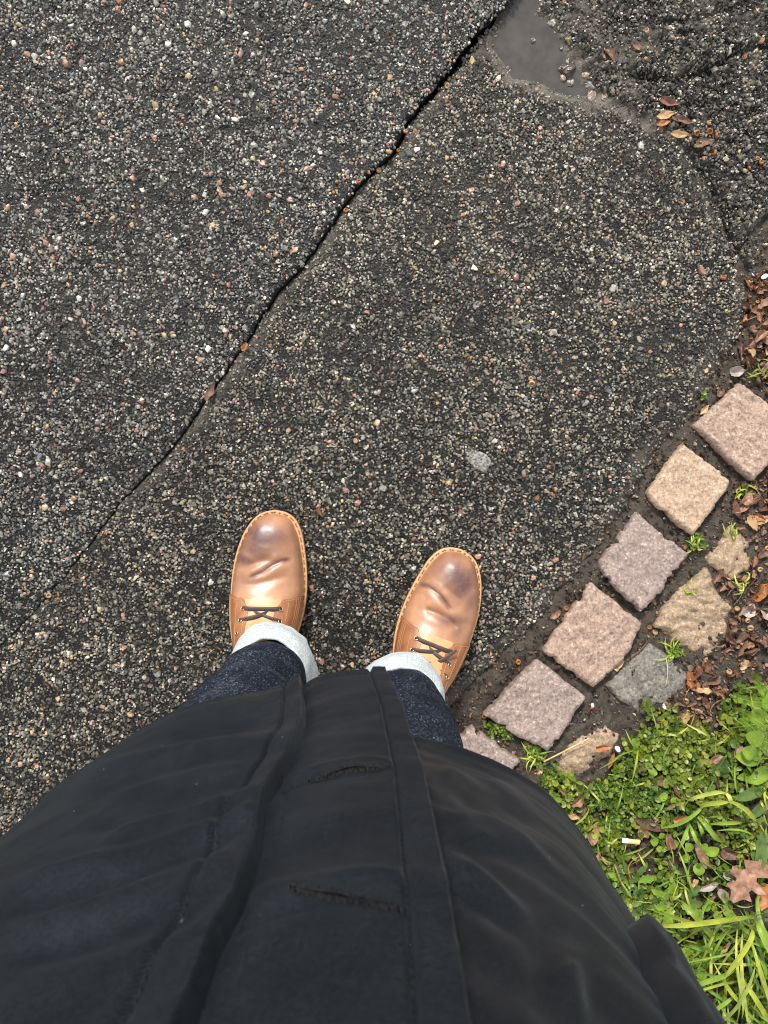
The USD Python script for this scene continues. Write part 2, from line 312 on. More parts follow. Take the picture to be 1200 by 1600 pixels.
def left_z(x, y, dx):
    return left_lift(y) * (1 - 0.55 * sstep(dx, 0, 0.25)) + 0.006 * n2(x, y, 6, 11) + 0.0035 * n2(x, y, 45, 12) - (0.0006 + .0030 * sstep(y, -0.05, .5)) * (1 - sstep(dx, 0, 0.006)) ** 2
MUD_GLINT_LINES = [np.array([(0.175, 0.735), (0.19, 0.70), (0.20, 0.678), (0.25, 0.665), (0.30, 0.645), (0.36, 0.63), (0.43, 0.598), (0.47, 0.57), (0.50, 0.50), (0.525, 0.43)])]  # silt strip; beside the puddle its pale tone also paints the water's rim glint
GULLIES = [(np.array([((a - 600) / 1000, (800 - b) / 1000) for a, b in g]), dp, wd) for g, dp, wd in (([(985, 118), (1050, 128), (1110, 110), (1160, 78), (1230, 66)], .010, .006), ([(1075, 235), (1118, 295), (1138, 365), (1172, 425)], .012, .007), ([(1225, 318), (1165, 375), (1158, 430), (1190, 470)], .014, .008), ([(1030, 40), (1090, 30), (1150, 10)], .008, .006))]
def right_z(x, y, dx, de):
    """dx: distance to the crack, de: to the kerb edge, both in x."""
    pw = patch_w(x, y); ps = puddle_sd(x, y)
    z = -0.001 + 0.006 * n2(x, y, 6, 21) + 0.0030 * n2(x, y, 45, 22)
    z = z + pw * (0.022 * n2(x, y, 30, 23) + 0.012 * n2(x, y, 90, 24) + 0.003)
    for ln, dp, wd in GULLIES:
        dl, fr = seg_dist(np.stack([x + .012 * n2(x, y, 60, 26), y + .012 * n2(x, y, 60, 27)], -1), ln); z = z - dp * np.exp(-(dl / wd) ** 2)
    z = z - 0.0105 * (1 - sstep(ps, -0.016, 0.013)) * (1 - 0.35 * sstep(x, 0.28, 0.34))
    z = z - (.0005 + 0.0022 * sstep(y, -.05, .4)) * (1 - sstep(dx, 0.0, 0.012)) - 0.022 * (1 - sstep(de, -0.004, 0.035)) ** 1.5
    return z
WATER_Z = -0.0062
def mud_and_glint_right(x, y, dx, de):
    ps = puddle_sd(x, y); nn = n2(x, y, 40, 31)
    m = 0.85 * (1 - sstep(ps + .010 * nn, -0.001, 0.008))  # silt in the puddle; its pale rim paints the bright meniscus reflection into the colour
    dl, _ = seg_dist(np.stack([x, y], -1), MUD_GLINT_LINES[0])
    m = np.maximum(m, (.80 - .55 * sstep(x, .40, .50)) * (1 - sstep(dl + 0.05 * nn, 0.000, 0.018)))
    m = np.maximum(m, 0.50 * (1 - sstep(dx + 0.03 * nn, 0.002, 0.035)) * sstep(y, -0.10, 0.15))
    m = np.maximum(m, 0.60 * (1 - sstep(de + 0.06 * nn, 0.0, 0.055)))
    m = np.maximum(m, 0.50 * patch_w(x, y) * sstep(n2(x, y, 26, 33), 0.04, 0.16))
    m = np.maximum(m, 0.16 * sstep(n2(x, y, 7, 37) + 0.5 * (y - 0.35) * (x > -0.1), 0.05, 0.35))
    return np.clip(m + 0.12 * nn, 0, 1)

rows = np.arange(-1.02, 1.0501, 0.004)
def slab(side):
    nc = 350
    f = np.linspace(0, 1, nc); f = f * (0.35 + 0.65 * f) if False else f
    Y = np.repeat(rows[:, None], nc, 1); CX = crack_x(rows)[:, None]
    gap = np.interp(rows, [-1.2, -0.18, -0.05, 0.05, 0.3, 0.5, 0.62, 0.72, 1.1], [0.0002, 0.0003, 0.0004, 0.0005, 0.0008, 0.0012, 0.0030, 0.0075, 0.011])[:, None] * (0.7 + 0.9 * (n2(rows, rows * 0, 60, 41)[:, None] + 0.4))
    extra = np.array([0, 0.0015, 0.0035])           # a few close columns round the broken edge
    if side == 'left':
        w = np.maximum(CX + 0.82, 0.05)
        S = np.hstack([np.repeat(extra[None], len(rows), 0), 0.006 + f[None] * (w - 0.006)])
        Y = np.repeat(rows[:, None], S.shape[1], 1)
        X = CX - gap - S; Z = left_z(X, Y, S)
        mud = np.clip(0.10 * sstep(n2(X, Y, 9, 35), 0.08, 0.3), 0, 1)
    else:
        EX = edge_x(rows)[:, None] + 0.035
        EX = np.minimum(EX, 0.90); w = np.maximum(EX - CX, 0.05)
        S = np.hstack([np.repeat(extra[None], len(rows), 0), 0.006 + f[None] * (w - 0.006)])
        Y = np.repeat(rows[:, None], S.shape[1], 1)
        X = CX + gap + S; Z = right_z(X, Y, S, edge_x(rows)[:, None] - X); mud = mud_and_glint_right(X, Y, S, edge_x(rows)[:, None] - X)
    # the broken face of the crack goes down 3 cm
    sk = np.stack([X[:, :1], Y[:, :1], np.full_like(X[:, :1], -0.034)], -1)
    V = np.concatenate([sk, np.stack([X, Y, Z], -1)], 1); mud = np.hstack([mud[:, :1] * 0, mud])
    fc = grid_faces(V.shape[0], V.shape[1])
    if side == 'right': pass
    else: fc = fc[:, ::-1]
    return (V.reshape(-1, 3), fc), mud.ravel()

ground = thing('ground', 'dark ground under and around the broken path', kind='structure')
hole = sbox(-0.81, -1.015, 0.9, 1.045)
kerb_dir = np.array([0.634, 0.773])
far_road = Polygon([(0.055 - 40 * .634, -0.335 - 40 * .773), (0.075, -0.335), (0.60, 0.41), (0.60 + 40 * .634, 0.41 + 40 * .773), (-45, 40), (-45, -40)])
def flat_poly(poly, z):
    ps = getattr(poly, 'geoms', [poly]); out = []
    for g in ps:
        v, f = trimesh.creation.triangulate_polygon(g, engine='earcut'); out.append((np.c_[v, np.full(len(v), z)], f))
    return cat_mesh(out)
obj('under_layer', flat_poly(sbox(-0.9, -1.1, 1.0, 1.1), -0.036), 'soil', ground)
obj('far_path', flat_poly(sbox(-45, -45, 45, 45).intersection(far_road).difference(hole), -0.003), 'far_asphalt', ground)
obj('far_verge', flat_poly(sbox(-45, -45, 45, 45).difference(far_road).difference(hole), -0.012), 'far_verge', ground)

path_l = thing('asphalt_path', 'weathered grey asphalt slab on the upper left side of the long crack', kind='structure')
m, mud = slab('left'); obj('bitumen_surface', m, 'bitumen', path_l, True, attrs={'mud': mud})
path_r = thing('asphalt_path', 'weathered brownish asphalt slab between the long crack and the kerb stones', kind='structure')
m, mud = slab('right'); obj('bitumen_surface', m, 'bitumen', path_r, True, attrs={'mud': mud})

# ------------------------------------------------------------------ stone chips of the asphalt
rng = np.random.default_rng(11)
PALETTE = np.array([(.028, .028, .029), (.062, .063, .064), (.105, .106, .102), (.15, .146, .135), (.20, .19, .172), (.26, .245, .215), (.33, .315, .28),
                    (.25, .135, .09), (.33, .19, .13), (.22, .125, .12), (.34, .25, .13), (.55, .53, .48), (.10, .115, .13)])
PROB = np.array([.17, .24, .23, .16, .09, .036, .012, .016, .011, .009, .009, .004, .035]); PROB = PROB / PROB.sum()
def chip_mesh(c, size, z, tilt, up, tint, height):
    """c (n,2), size (n), z (n): six-sided irregular stones, a tilted top face over a skirt."""
    n = len(c); a = (np.arange(6) / 6 * 2 * PI)[None] + rng.uniform(-.38, .38, (n, 6)) + rng.uniform(0, 6.28, (n, 1))
    r = size[:, None] * rng.uniform(.68, 1.2, (n, 6)); asp = rng.uniform(.62, 1.0, (n, 1)); th = rng.uniform(0, PI, (n, 1))
    dx, dy = np.cos(a) * r, np.sin(a) * r * asp
    x, y = dx * np.cos(th) - dy * np.sin(th), dx * np.sin(th) + dy * np.cos(th)
    tx, ty = tilt * rng.normal(size=(n, 1)), tilt * rng.normal(size=(n, 1))
    k = rng.uniform(.62, .94, (n, 6))
    top = np.stack([c[:, :1] + x * k, c[:, 1:] + y * k, z[:, None] + height[:, None] + x * k * tx + y * k * ty + rng.normal(0, .10, (n, 6)) * size[:, None]], -1)
    bot = np.stack([c[:, :1] + x, c[:, 1:] + y, np.repeat(z[:, None] - .0012, 6, 1)], -1)
    ctr = np.concatenate([c + rng.normal(0, .15, (n, 2)) * size[:, None], (top[:, :, 2].mean(1) + rng.uniform(.0, .28, n) * size)[:, None]], 1)[:, None]
    V = np.concatenate([top, bot, ctr], 1)
    i = np.arange(6); j = (i + 1) % 6
    F = np.vstack([np.stack([np.full(6, 12), i, j], 1), np.stack([i + 6, j + 6, j], 1), np.stack([i + 6, j, i], 1)])
    F = (np.arange(n)[:, None, None] * 13 + F[None]).reshape(-1, 3)
    return (V.reshape(-1, 3), F), np.repeat(tint, 13, 0)
sp = 0.0040
gx, gy = np.meshgrid(np.arange(-0.76, 0.80, sp), np.arange(-0.95, 0.97, sp))
P = np.stack([gx, gy], -1).reshape(-1, 2) + rng.uniform(-.48, .48, (gx.size, 2)) * sp
# what the coat hides needs no chips
hid = Polygon([(-0.56, -0.62), (-0.30, -0.42), (0.02, -0.40), (0.10, -0.46), (0.20, -0.7), (0.30, -1.0), (-0.56, -1.0)])
P = P[~contains_xy(hid, P[:, 0], P[:, 1])]
outer = (np.abs(P[:, 0]) > .635) | (np.abs(P[:, 1]) > .835)          # sparser, larger chips outside
P = P[~outer | (rng.random(len(P)) < .42)]; OUT = (np.abs(P[:, 0]) > .635) | (np.abs(P[:, 1]) > .835)
CXp, EXp = crack_x(P[:, 1]), edge_x(P[:, 1])
def make_chips(sel, side, stone_min):
    p = P[sel]; n = len(p); x, y = p[:, 0], p[:, 1]
    cx, ex = CXp[sel], EXp[sel]
    size = sp * rng.lognormal(-0.36, .22, n); size = np.clip(size * (1 + .5 * OUT[sel]), .0014, .0068)
    if side == 'left':
        dx = cx - x; z = left_z(x, y, dx); mud = 0.05 * sstep(n2(x, y, 9, 35), 0.08, 0.3); pw = x * 0; keep = dx > (.0008 + size * .35) * sstep(y, -.35, 0)
    else:
        dx = x - cx; z = right_z(x, y, dx, ex - x); mud = mud_and_glint_right(x, y, dx, ex - x); pw = patch_w(x, y); ps = puddle_sd(x, y)
        keep = (dx > .0012 + size * .5) & (ex - x > -.012) & (rng.random(n) > np.clip(mud * 1.05 - .12, 0, .93))
        keep &= (ps > -.006) | (rng.random(n) < .012)
        size = size * (1 + .12 * pw)
    ti = rng.choice(len(PALETTE), n, p=PROB)
    dark = rng.random(n) < .55 * pw; ti = np.where(dark, rng.integers(0, 4, n), ti)
    gul = n2(x + .4 * y, y * 1.3, 120, 71, 2); film = .30 + 1.0 * sstep(n2(x, y, 140, 72, 2) + .5 * gul + .35 * n2(x, y, 14, 73, 2), -.16, .17)
    keep &= ~((gul < -.14) & (rng.random(n) < .5))
    z = z + .0022 * sstep(gul, -.16, .12) - .0010
    tint = PALETTE[ti] * rng.uniform(.8, 1.22, (n, 1)) * film[:, None]
    tint = tint * np.array([1.04, 1.0, .93])
    if side == 'right': tint = tint * np.array([1.05, 1.0, .91]) * (1 - .10 * pw[:, None])
    tint = tint * (1 - mud[:, None] * .45) + np.array([.17, .15, .125]) * mud[:, None] * .45
    h = size * rng.uniform(.12, .50, n) * (1 + .35 * pw) - mud * .0006
    tilt = np.full((n, 1), .30) + .16 * pw[:, None]
    big = keep & (size > stone_min) & (np.abs(x) < .60) & (np.abs(y) < .80)
    small = keep & ~big
    mesh, tv = chip_mesh(p[small], size[small], z[small], tilt[small], 0, tint[small], h[small])
    return mesh, tv, (p[big], size[big], z[big], tilt[big], tint[big], h[big])
for side, par in (('left', path_l), ('right', path_r)):
    sel = (P[:, 0] < CXp) if side == 'left' else (P[:, 0] > CXp)
    mesh, tv, _ = make_chips(sel, side, 1.0)
    obj('aggregate', mesh, 'chip', par, False, kind='stuff', attrs={'tint': tv})
    # the larger stones, each its own part
    sel2 = rng.choice(np.nonzero(sel & (np.abs(P[:, 0]) < .6) & (np.abs(P[:, 1]) < .8))[0], 175, replace=False)
    k = 0
    for q in sel2:
        x, y = P[q]; dx = abs(x - CXp[q]); de = EXp[q] - x
        if dx < .012 or (side == 'right' and (de < .02 or puddle_sd(np.array([x]), np.array([y]))[0] < .008)) or (y < -.25 and x > -.32): continue
        z = left_z(np.array([x]), np.array([y]), np.array([dx])) if side == 'left' else right_z(np.array([x]), np.array([y]), np.array([dx]), np.array([de]))
        c = rng.choice(len(PALETTE), p=np.array([0, .04, .05, .06, .10, .12, .11, .11, .12, .09, .09, .05, .06]))
        s = np.array([rng.uniform(.0046, .0072)])
        mesh, tv = chip_mesh(np.array([[x, y]]), s, z + .0008, np.full((1, 1), .15), 0, (PALETTE[c] * rng.uniform(.9, 1.25))[None], s * .40)
        obj('stone_chip', mesh, 'chip', par, False, attrs={'tint': tv}); k += 1

# ------------------------------------------------------------------ puddle
pv, pf = trimesh.creation.triangulate_polygon(PUD.buffer(0.012), engine='earcut')
pv, pf = trimesh.remesh.subdivide_to_size(np.c_[pv, np.full(len(pv), WATER_Z)], pf, 0.012)
puddle = obj('puddle', (pv, pf), 'water', None, True, 'shallow puddle of muddy grey water beside the crack', kind='structure')
def stone(c, size, mat_tint, z, name='pebble', parent=None, seed=0, **kw):
    m = trimesh.creation.icosphere(2); v = np.array(m.vertices)
    v = np.round(v * 1.15 + .2 * (fbm(v * 1.3 + seed, 2, seed)[:, None] - .5), 0) * .42 + v * .58
    r = 1 + 1.0 * (fbm(v * 1.9 + seed * 7.1, 3, seed) - .5)
    v = v * r[:, None] * np.array([1, .8, .62]) * size
    v = v @ rotm(0, 0, seed * 1.3).T + [c[0], c[1], z]
    return obj(name, (v, m.faces), 'chip', parent, False, attrs={'tint': np.repeat(np.array(mat_tint)[None], len(v), 0)}, **kw)
stone(W(888, 104)[:2], .0125, (.065, .048, .040), WATER_Z + .0015, 'stone', None, 3, label='largest dark wet stone standing up in the muddy puddle', cat='stone')
for i, (x, y, s, t) in enumerate([(881, 119, .005, (.26, .17, .10)), (916, 115, .0058, (.25, .19, .12)), (946, 148, .0066, (.23, .17, .09)), (864, 33, .006, (.24, .23, .22)), (834, 60, .0038, (.12, .11, .1)),
                                  (878, 72, .003, (.1, .1, .1)), (892, 127, .0052, (.2, .18, .16)), (925, 150, .009, (.2, .16, .13)), (925, 130, .008, (.19, .18, .17)), (879, 52, .0045, (.2, .18, .14))]):
    stone(W(x, y)[:2], s, t, WATER_Z + .001, 'pebble', None, 11 + i, label=['small brown pebble touching the largest puddle stone', 'pebble right of the largest puddle stone', 'brown pebble at the lower right end of the puddle', 'grey pebble at the narrow top of the puddle', 'dark pebble alone in the middle of the puddle', 'tiny dark pebble at the upper right shore of the puddle', 'grey pebble below the largest puddle stone', 'broad pebble on the lower right shore of the puddle', 'grey pebble half awash at the right shore of the puddle', 'round pebble on the upper right shore of the puddle'][i], cat='pebble', group='pebbles in the puddle')

# ------------------------------------------------------------------ soil beside the path, kerb setts
sx, sy = np.arange(-0.30, 0.905, 0.004), np.arange(-1.02, 1.05, 0.004)
SX, SY = np.meshgrid(sx, sy)
def soil_z(x, y):
    de = x - edge_x(y)
    z = -0.014 + 0.014 * n2(x, y, 9, 51) + 0.014 * n2(x, y, 40, 52) + 0.008 * n2(x, y, 140, 53)
    z = z + 0.010 * sstep(de, .12, .30)
    return z - 0.045 * (1 - sstep(de, -0.07, -0.03)) + 0.004 * (1 - sstep(np.abs(de - .02), 0, .03))
SZ = soil_z(SX, SY)
soilm = trimesh.Trimesh(np.stack([SX, SY, SZ], -1).reshape(-1, 3), grid_faces(*SX.shape), process=False)
fd = (SX - edge_x(SY)).ravel()[soilm.faces].max(1)
soilm.update_faces(fd > -0.075); soilm.remove_unreferenced_vertices()
soil = obj('soil', soilm, 'soil', None, True, 'dark damp soil between and beyond the kerb stones', kind='structure')
nC = 26000
cxy = np.stack([rng.uniform(.0, .72, nC), rng.uniform(-.85, .45, nC)], 1); dd = cxy[:, 0] - edge_x(cxy[:, 1])
cxy = cxy[(dd > -.020) & (rng.random(nC) < np.where(dd < .16, 1.0, .55))]; n = len(cxy)
crz = rng.lognormal(-6.30, .42, n)
ct = np.array([(.022, .016, .011), (.05, .036, .025), (.12, .075, .045), (.22, .115, .06), (.15, .14, .125)])[rng.choice(5, n, p=[.38, .3, .16, .08, .08])] * rng.uniform(.7, 1.2, (n, 1))
cm, ctv = chip_mesh(cxy, crz, soil_z(cxy[:, 0], cxy[:, 1]) + .0005, np.full((n, 1), .5), 0, ct, crz * rng.uniform(.4, 1.1, n))
obj('soil_crumbs', cm, 'chip', soil, False, kind='stuff', attrs={'tint': ctv})

kerb = thing('kerb', 'row of square pinkish granite setts edging the asphalt, a broken row behind', kind='structure')
def sett(corners_px, ztop, mat, seed, rough=.004, tilt=(0, 0), label=None, broken=0.0):
    poly = np.array([W(x, y, ztop)[:2] for x, y in corners_px]); c = poly.mean(0)
    pts = []
    for i in range(len(poly)):
        a, b = poly[i], poly[(i + 1) % len(poly)]; k = max(6, int(np.linalg.norm(b - a) / .0035))
        pts.append(a + (np.arange(k) / k)[:, None] * (b - a))
    ring = np.vstack(pts)
    for _ in range(1): ring = .5 * ring + .25 * (np.roll(ring, 1, 0) + np.roll(ring, -1, 0))
    out = ring - c; rr = np.linalg.norm(out, axis=1, keepdims=True)
    wob = .0012 + (.0045 + .020 * broken) * n2(ring[:, 0], ring[:, 1], 48, seed) + .007 * n2(ring[:, 0], ring[:, 1], 240, seed + 1, 5) - .006 * np.maximum(0, n2(ring[:, 0], ring[:, 1], 75, seed + 4, 2) - .10) / .2
    ring = ring + out / rr * wob[:, None]; N = len(ring)
    pg = Polygon(ring).buffer(0); x0, y0, x1, y1 = pg.bounds; st = .0030
    gx_, gy_ = np.meshgrid(np.arange(x0, x1, st), np.arange(y0, y1, st)); q = np.stack([gx_, gy_], -1).reshape(-1, 2) + rng.uniform(-.3, .3, (gx_.size, 2)) * st
    q = q[contains_xy(pg.buffer(-.0018), q[:, 0], q[:, 1])]; p = np.vstack([ring, q]); dl = Delaunay(p); tri = dl.simplices; cc = p[tri].mean(1); tri = tri[contains_xy(pg, cc[:, 0], cc[:, 1])]
    cr = np.cross(np.c_[p[tri[:, 1]] - p[tri[:, 0]], np.zeros(len(tri))], np.c_[p[tri[:, 2]] - p[tri[:, 0]], np.zeros(len(tri))])[:, 2]; tri = np.where(cr[:, None] > 0, tri, tri[:, ::-1])
    dist, _ = seg_dist(p, np.vstack([ring, ring[:1]])); dist[:N] = 0; g = np.array([math.cos(seed), math.sin(seed)]); al, ac = p @ g, p @ np.array([-g[1], g[0]])
    h = ztop + (.010 + .010 * broken) * n2(p[:, 0], p[:, 1], 34, seed + 2, 5) + rough * 1.9 * n2(al * .45, ac, 170, seed + 3, 4) + .0050 * np.abs(n2(al * .5, ac, 70, seed + 8, 3)) + (p - c) @ np.array(tilt)
    h = h - (.0036 * (1 - sstep(dist, 0, .0034)) ** 1.5) * (1 + 2.5 * n2(p[:, 0], p[:, 1], 60, seed + 5)) - .010 * broken * (1 - sstep(dist, 0, .018)) * (.5 + n2(p[:, 0], p[:, 1], 30, seed + 6))
    V = [np.c_[p, h]]; F = [tri]; k = len(p); prev = np.arange(N)
    sgn = 1 if Polygon(ring).exterior.is_ccw else -1
    for dz, kk in ((-.006, 1.014), (-.022, 1.0), (-.06, .94)):
        V.append(np.c_[c + (ring - c) * kk, h[:N] + dz]); cur = np.arange(k, k + N); k += N; nx = np.roll(np.arange(N), -1)
        f = np.vstack([np.stack([prev, cur, cur[nx]], 1), np.stack([prev, cur[nx], prev[nx]], 1)]); F.append(f if sgn > 0 else f[:, ::-1]); prev = cur
    V, F = np.vstack(V), np.vstack(F)
    return obj('sett' if not broken else 'broken_sett', (V, F), mat, kerb, 40, label)
setts = [([(1157, 597), (1203, 632), (1238, 682), (1178, 750), (1089, 665)], .008, 'granite_pink', (0.05, 0)),
         ([(1067, 695), (1143, 752), (1117, 790), (1084, 835), (1010, 774)], .006, 'granite_tan', (0, .03)),
         ([(997, 803), (1076, 866), (1046, 912), (1001, 956), (934, 886)], .008, 'granite_mauve', (-.03, 0)),
         ([(925, 912), (1003, 975), (975, 1030), (929, 1075), (850, 1017)], .006, 'granite_pink', (0, .02)),
         ([(840, 1032), (914, 1091), (890, 1130), (857, 1174), (808, 1150), (759, 1118)], .007, 'granite_mauve', (.02, 0)),
         ([(737, 1137), (811, 1190), (775, 1240), (745, 1280), (662, 1215)], .006, 'granite_mauve', (0, 0)),
         ([(640, 1235), (722, 1295), (660, 1380), (572, 1315)], .004, 'granite_pink', (0, 0)),
         ([(545, 1335), (630, 1400), (566, 1480), (478, 1415)], .004, 'granite_tan', (0, 0))]
names = ['large pink sett at the right edge of the photo', 'pale tan sett, second from the right edge', 'mauve sett with diagonal grain, third from the right edge', 'pinkish sett, fourth from the right edge', 'mauve sett with a notched lower corner', 'mauve sett half hidden by the coat']
for i, (c, z, mm, tl) in enumerate(setts): sett(c, z, mm, 100 + 9 * i, tilt=tl, label=names[i] if i < len(names) else None)
for i, (c, z, mm, lab) in enumerate([([(1148, 820), (1180, 857), (1173, 890), (1143, 907), (1104, 872)], -.002, 'granite_buff', 'small broken tan stone sunk in the soil'),
                                ([(1104, 888), (1144, 954), (1140, 996), (1106, 1030), (1062, 1002), (1024, 979), (1060, 926)], -.002, 'granite_buff', 'large broken buff stone with a dark hollow'),
                                ([(1018, 1005), (1077, 1053), (1068, 1082), (1003, 1119), (950, 1073)], .0, 'granite_grey', 'dark grey broken stone'),
                                ([(942, 1133), (971, 1150), (955, 1180), (925, 1205), (886, 1220), (864, 1205), (895, 1165)], -.001, 'granite_buff', 'low broken stone nearest the coat')]):
    sett(c, z, mm, 300 + 11 * i, .007, label=lab, broken=.55)

# ------------------------------------------------------------------ the person: coat, jeans, boots over one continuous body
person = thing('person', 'person seen from above in a dark coat, rolled blue jeans and tan lace-up boots', 'person', loc=None)

# -- body
def body_mesh():
    J = {}
    def sph(c, r): return manifold3d.Manifold.sphere(r, 24).translate(tuple(map(float, c)))
    def bone(a, ra, b, rb): return manifold3d.Manifold.batch_hull([sph(a, ra), sph(b, rb)])
    parts = []
    hipc = np.array([-.068, -.305, .92])
    for s, ank, knee, toe in ((-1, (-.160, -.235, .10), (-.152, -.262, .50), (-.170, -.10, .05)), (1, (.030, -.268, .10), (.022, -.285, .50), (.076, -.15, .05))):
        hip = hipc + [s * .088, 0, -.03]
        parts += [bone(hip, .075, knee, .052), bone(knee, .050, ank, .036), bone(np.array(ank) - [0, 0, .04], .026, np.array(toe) - [0, 0, .010], .016), bone(ank, .034, np.array(ank) + [0, -.03, -.045], .03)]
    parts += [manifold3d.Manifold.batch_hull([sph(hipc + [-.08, 0, 0], .095), sph(hipc + [.08, 0, 0], .095), sph(hipc + [-.05, .0, .18], .10), sph(hipc + [.05, 0, .18], .10)]),
              manifold3d.Manifold.batch_hull([sph(hipc + [-.05, 0, .16], .10), sph(hipc + [.05, 0, .16], .10), sph(hipc + [-.12, -.02, .43], .085), sph(hipc + [.12, -.02, .43], .085)])]
    neck = hipc + [0, -.02, .50]; head = neck + [0, .05, .17]
    parts += [bone(hipc + [0, -.02, .44], .065, neck + [0, .02, .06], .052)]
    parts += [manifold3d.Manifold.batch_hull([sph(head + [0, -.02, .03], .088), sph(head + [0, .03, -.02], .072), sph(head + [0, .055, -.085], .035)]),
              bone(head + [0, .095, -.005], .009, head + [0, .112, -.04], .013), bone(head + [-.018, .088, -.072], .008, head + [.018, .088, -.072], .008),
              bone(head + [-.086, -.01, .0], .014, head + [-.084, -.012, -.035], .011), bone(head + [.086, -.01, .0], .014, head + [.084, -.012, -.035], .011)]
    for s in (-1, 1):
        sh = hipc + [s * .175, -.02, .44]; el = hipc + [s * .27, -.03, .20]; wr = np.array([-.01 + s * .155, -.115, 1.285]); palm = np.array([-.01 + s * .115, -.045, 1.315])
        parts += [bone(sh, .058, el, .043), bone(el, .042, wr, .028), manifold3d.Manifold.batch_hull([sph(wr, .025), sph(palm + [0, .01, .015], .018), sph(palm + [0, .0, -.02], .018)])]
        for k in range(4):
            b = palm + [0, .012, .024 - k * .017]; m1 = b + [-s * .016, .028 - .003 * abs(k - 1), .003]; m2 = m1 + [-s * .024, .004, 0]; m3 = m2 + [-s * .014, -.012, -.002]
            parts += [bone(b, .0095, m1, .0088), bone(m1, .0088, m2, .008), bone(m2, .008, m3, .0072)]
        tb = palm + [0, -.02, .012]; t1 = tb + [-s * .028, -.004, .012]; t2 = t1 + [-s * .024, .012, 0]
        parts += [bone(tb, .012, t1, .0105), bone(t1, .0105, t2, .0085)]
    m = manifold3d.Manifold.batch_boolean(parts, manifold3d.OpType.Add).refine_to_length(.02).to_mesh()
    t = trimesh.Trimesh(m.vert_properties[:, :3], m.tri_verts, process=True); trimesh.smoothing.filter_taubin(t, iterations=6)
    return t, head
bm, HEAD = body_mesh()
obj('body', bm, 'skin', person, True)
hm = trimesh.creation.icosphere(4, 1.0); hv = np.array(hm.vertices); fm = hv[hm.faces].mean(1); keepf = ((fm[:, 2] > -.15) & ((fm[:, 1] < .30) | (fm[:, 2] > .50))) | (fm[:, 1] < -.25)
hv2 = hv * np.array([.097, .108, .108]) * (1 + .06 * (fbm(hv * 6, 3, 5)[:, None] - .5)) + HEAD + [0, -.018, .03]
ht = trimesh.Trimesh(hv2, hm.faces[keepf], process=False); ht.remove_unreferenced_vertices()
obj('hair', ht, 'hair', person, True)
for s in (-1, 1):
    e = trimesh.creation.icosphere(2, .011); e.apply_translation(HEAD + [s * .031, .083, .005]); obj('eye', e, 'paper_white', person, True)

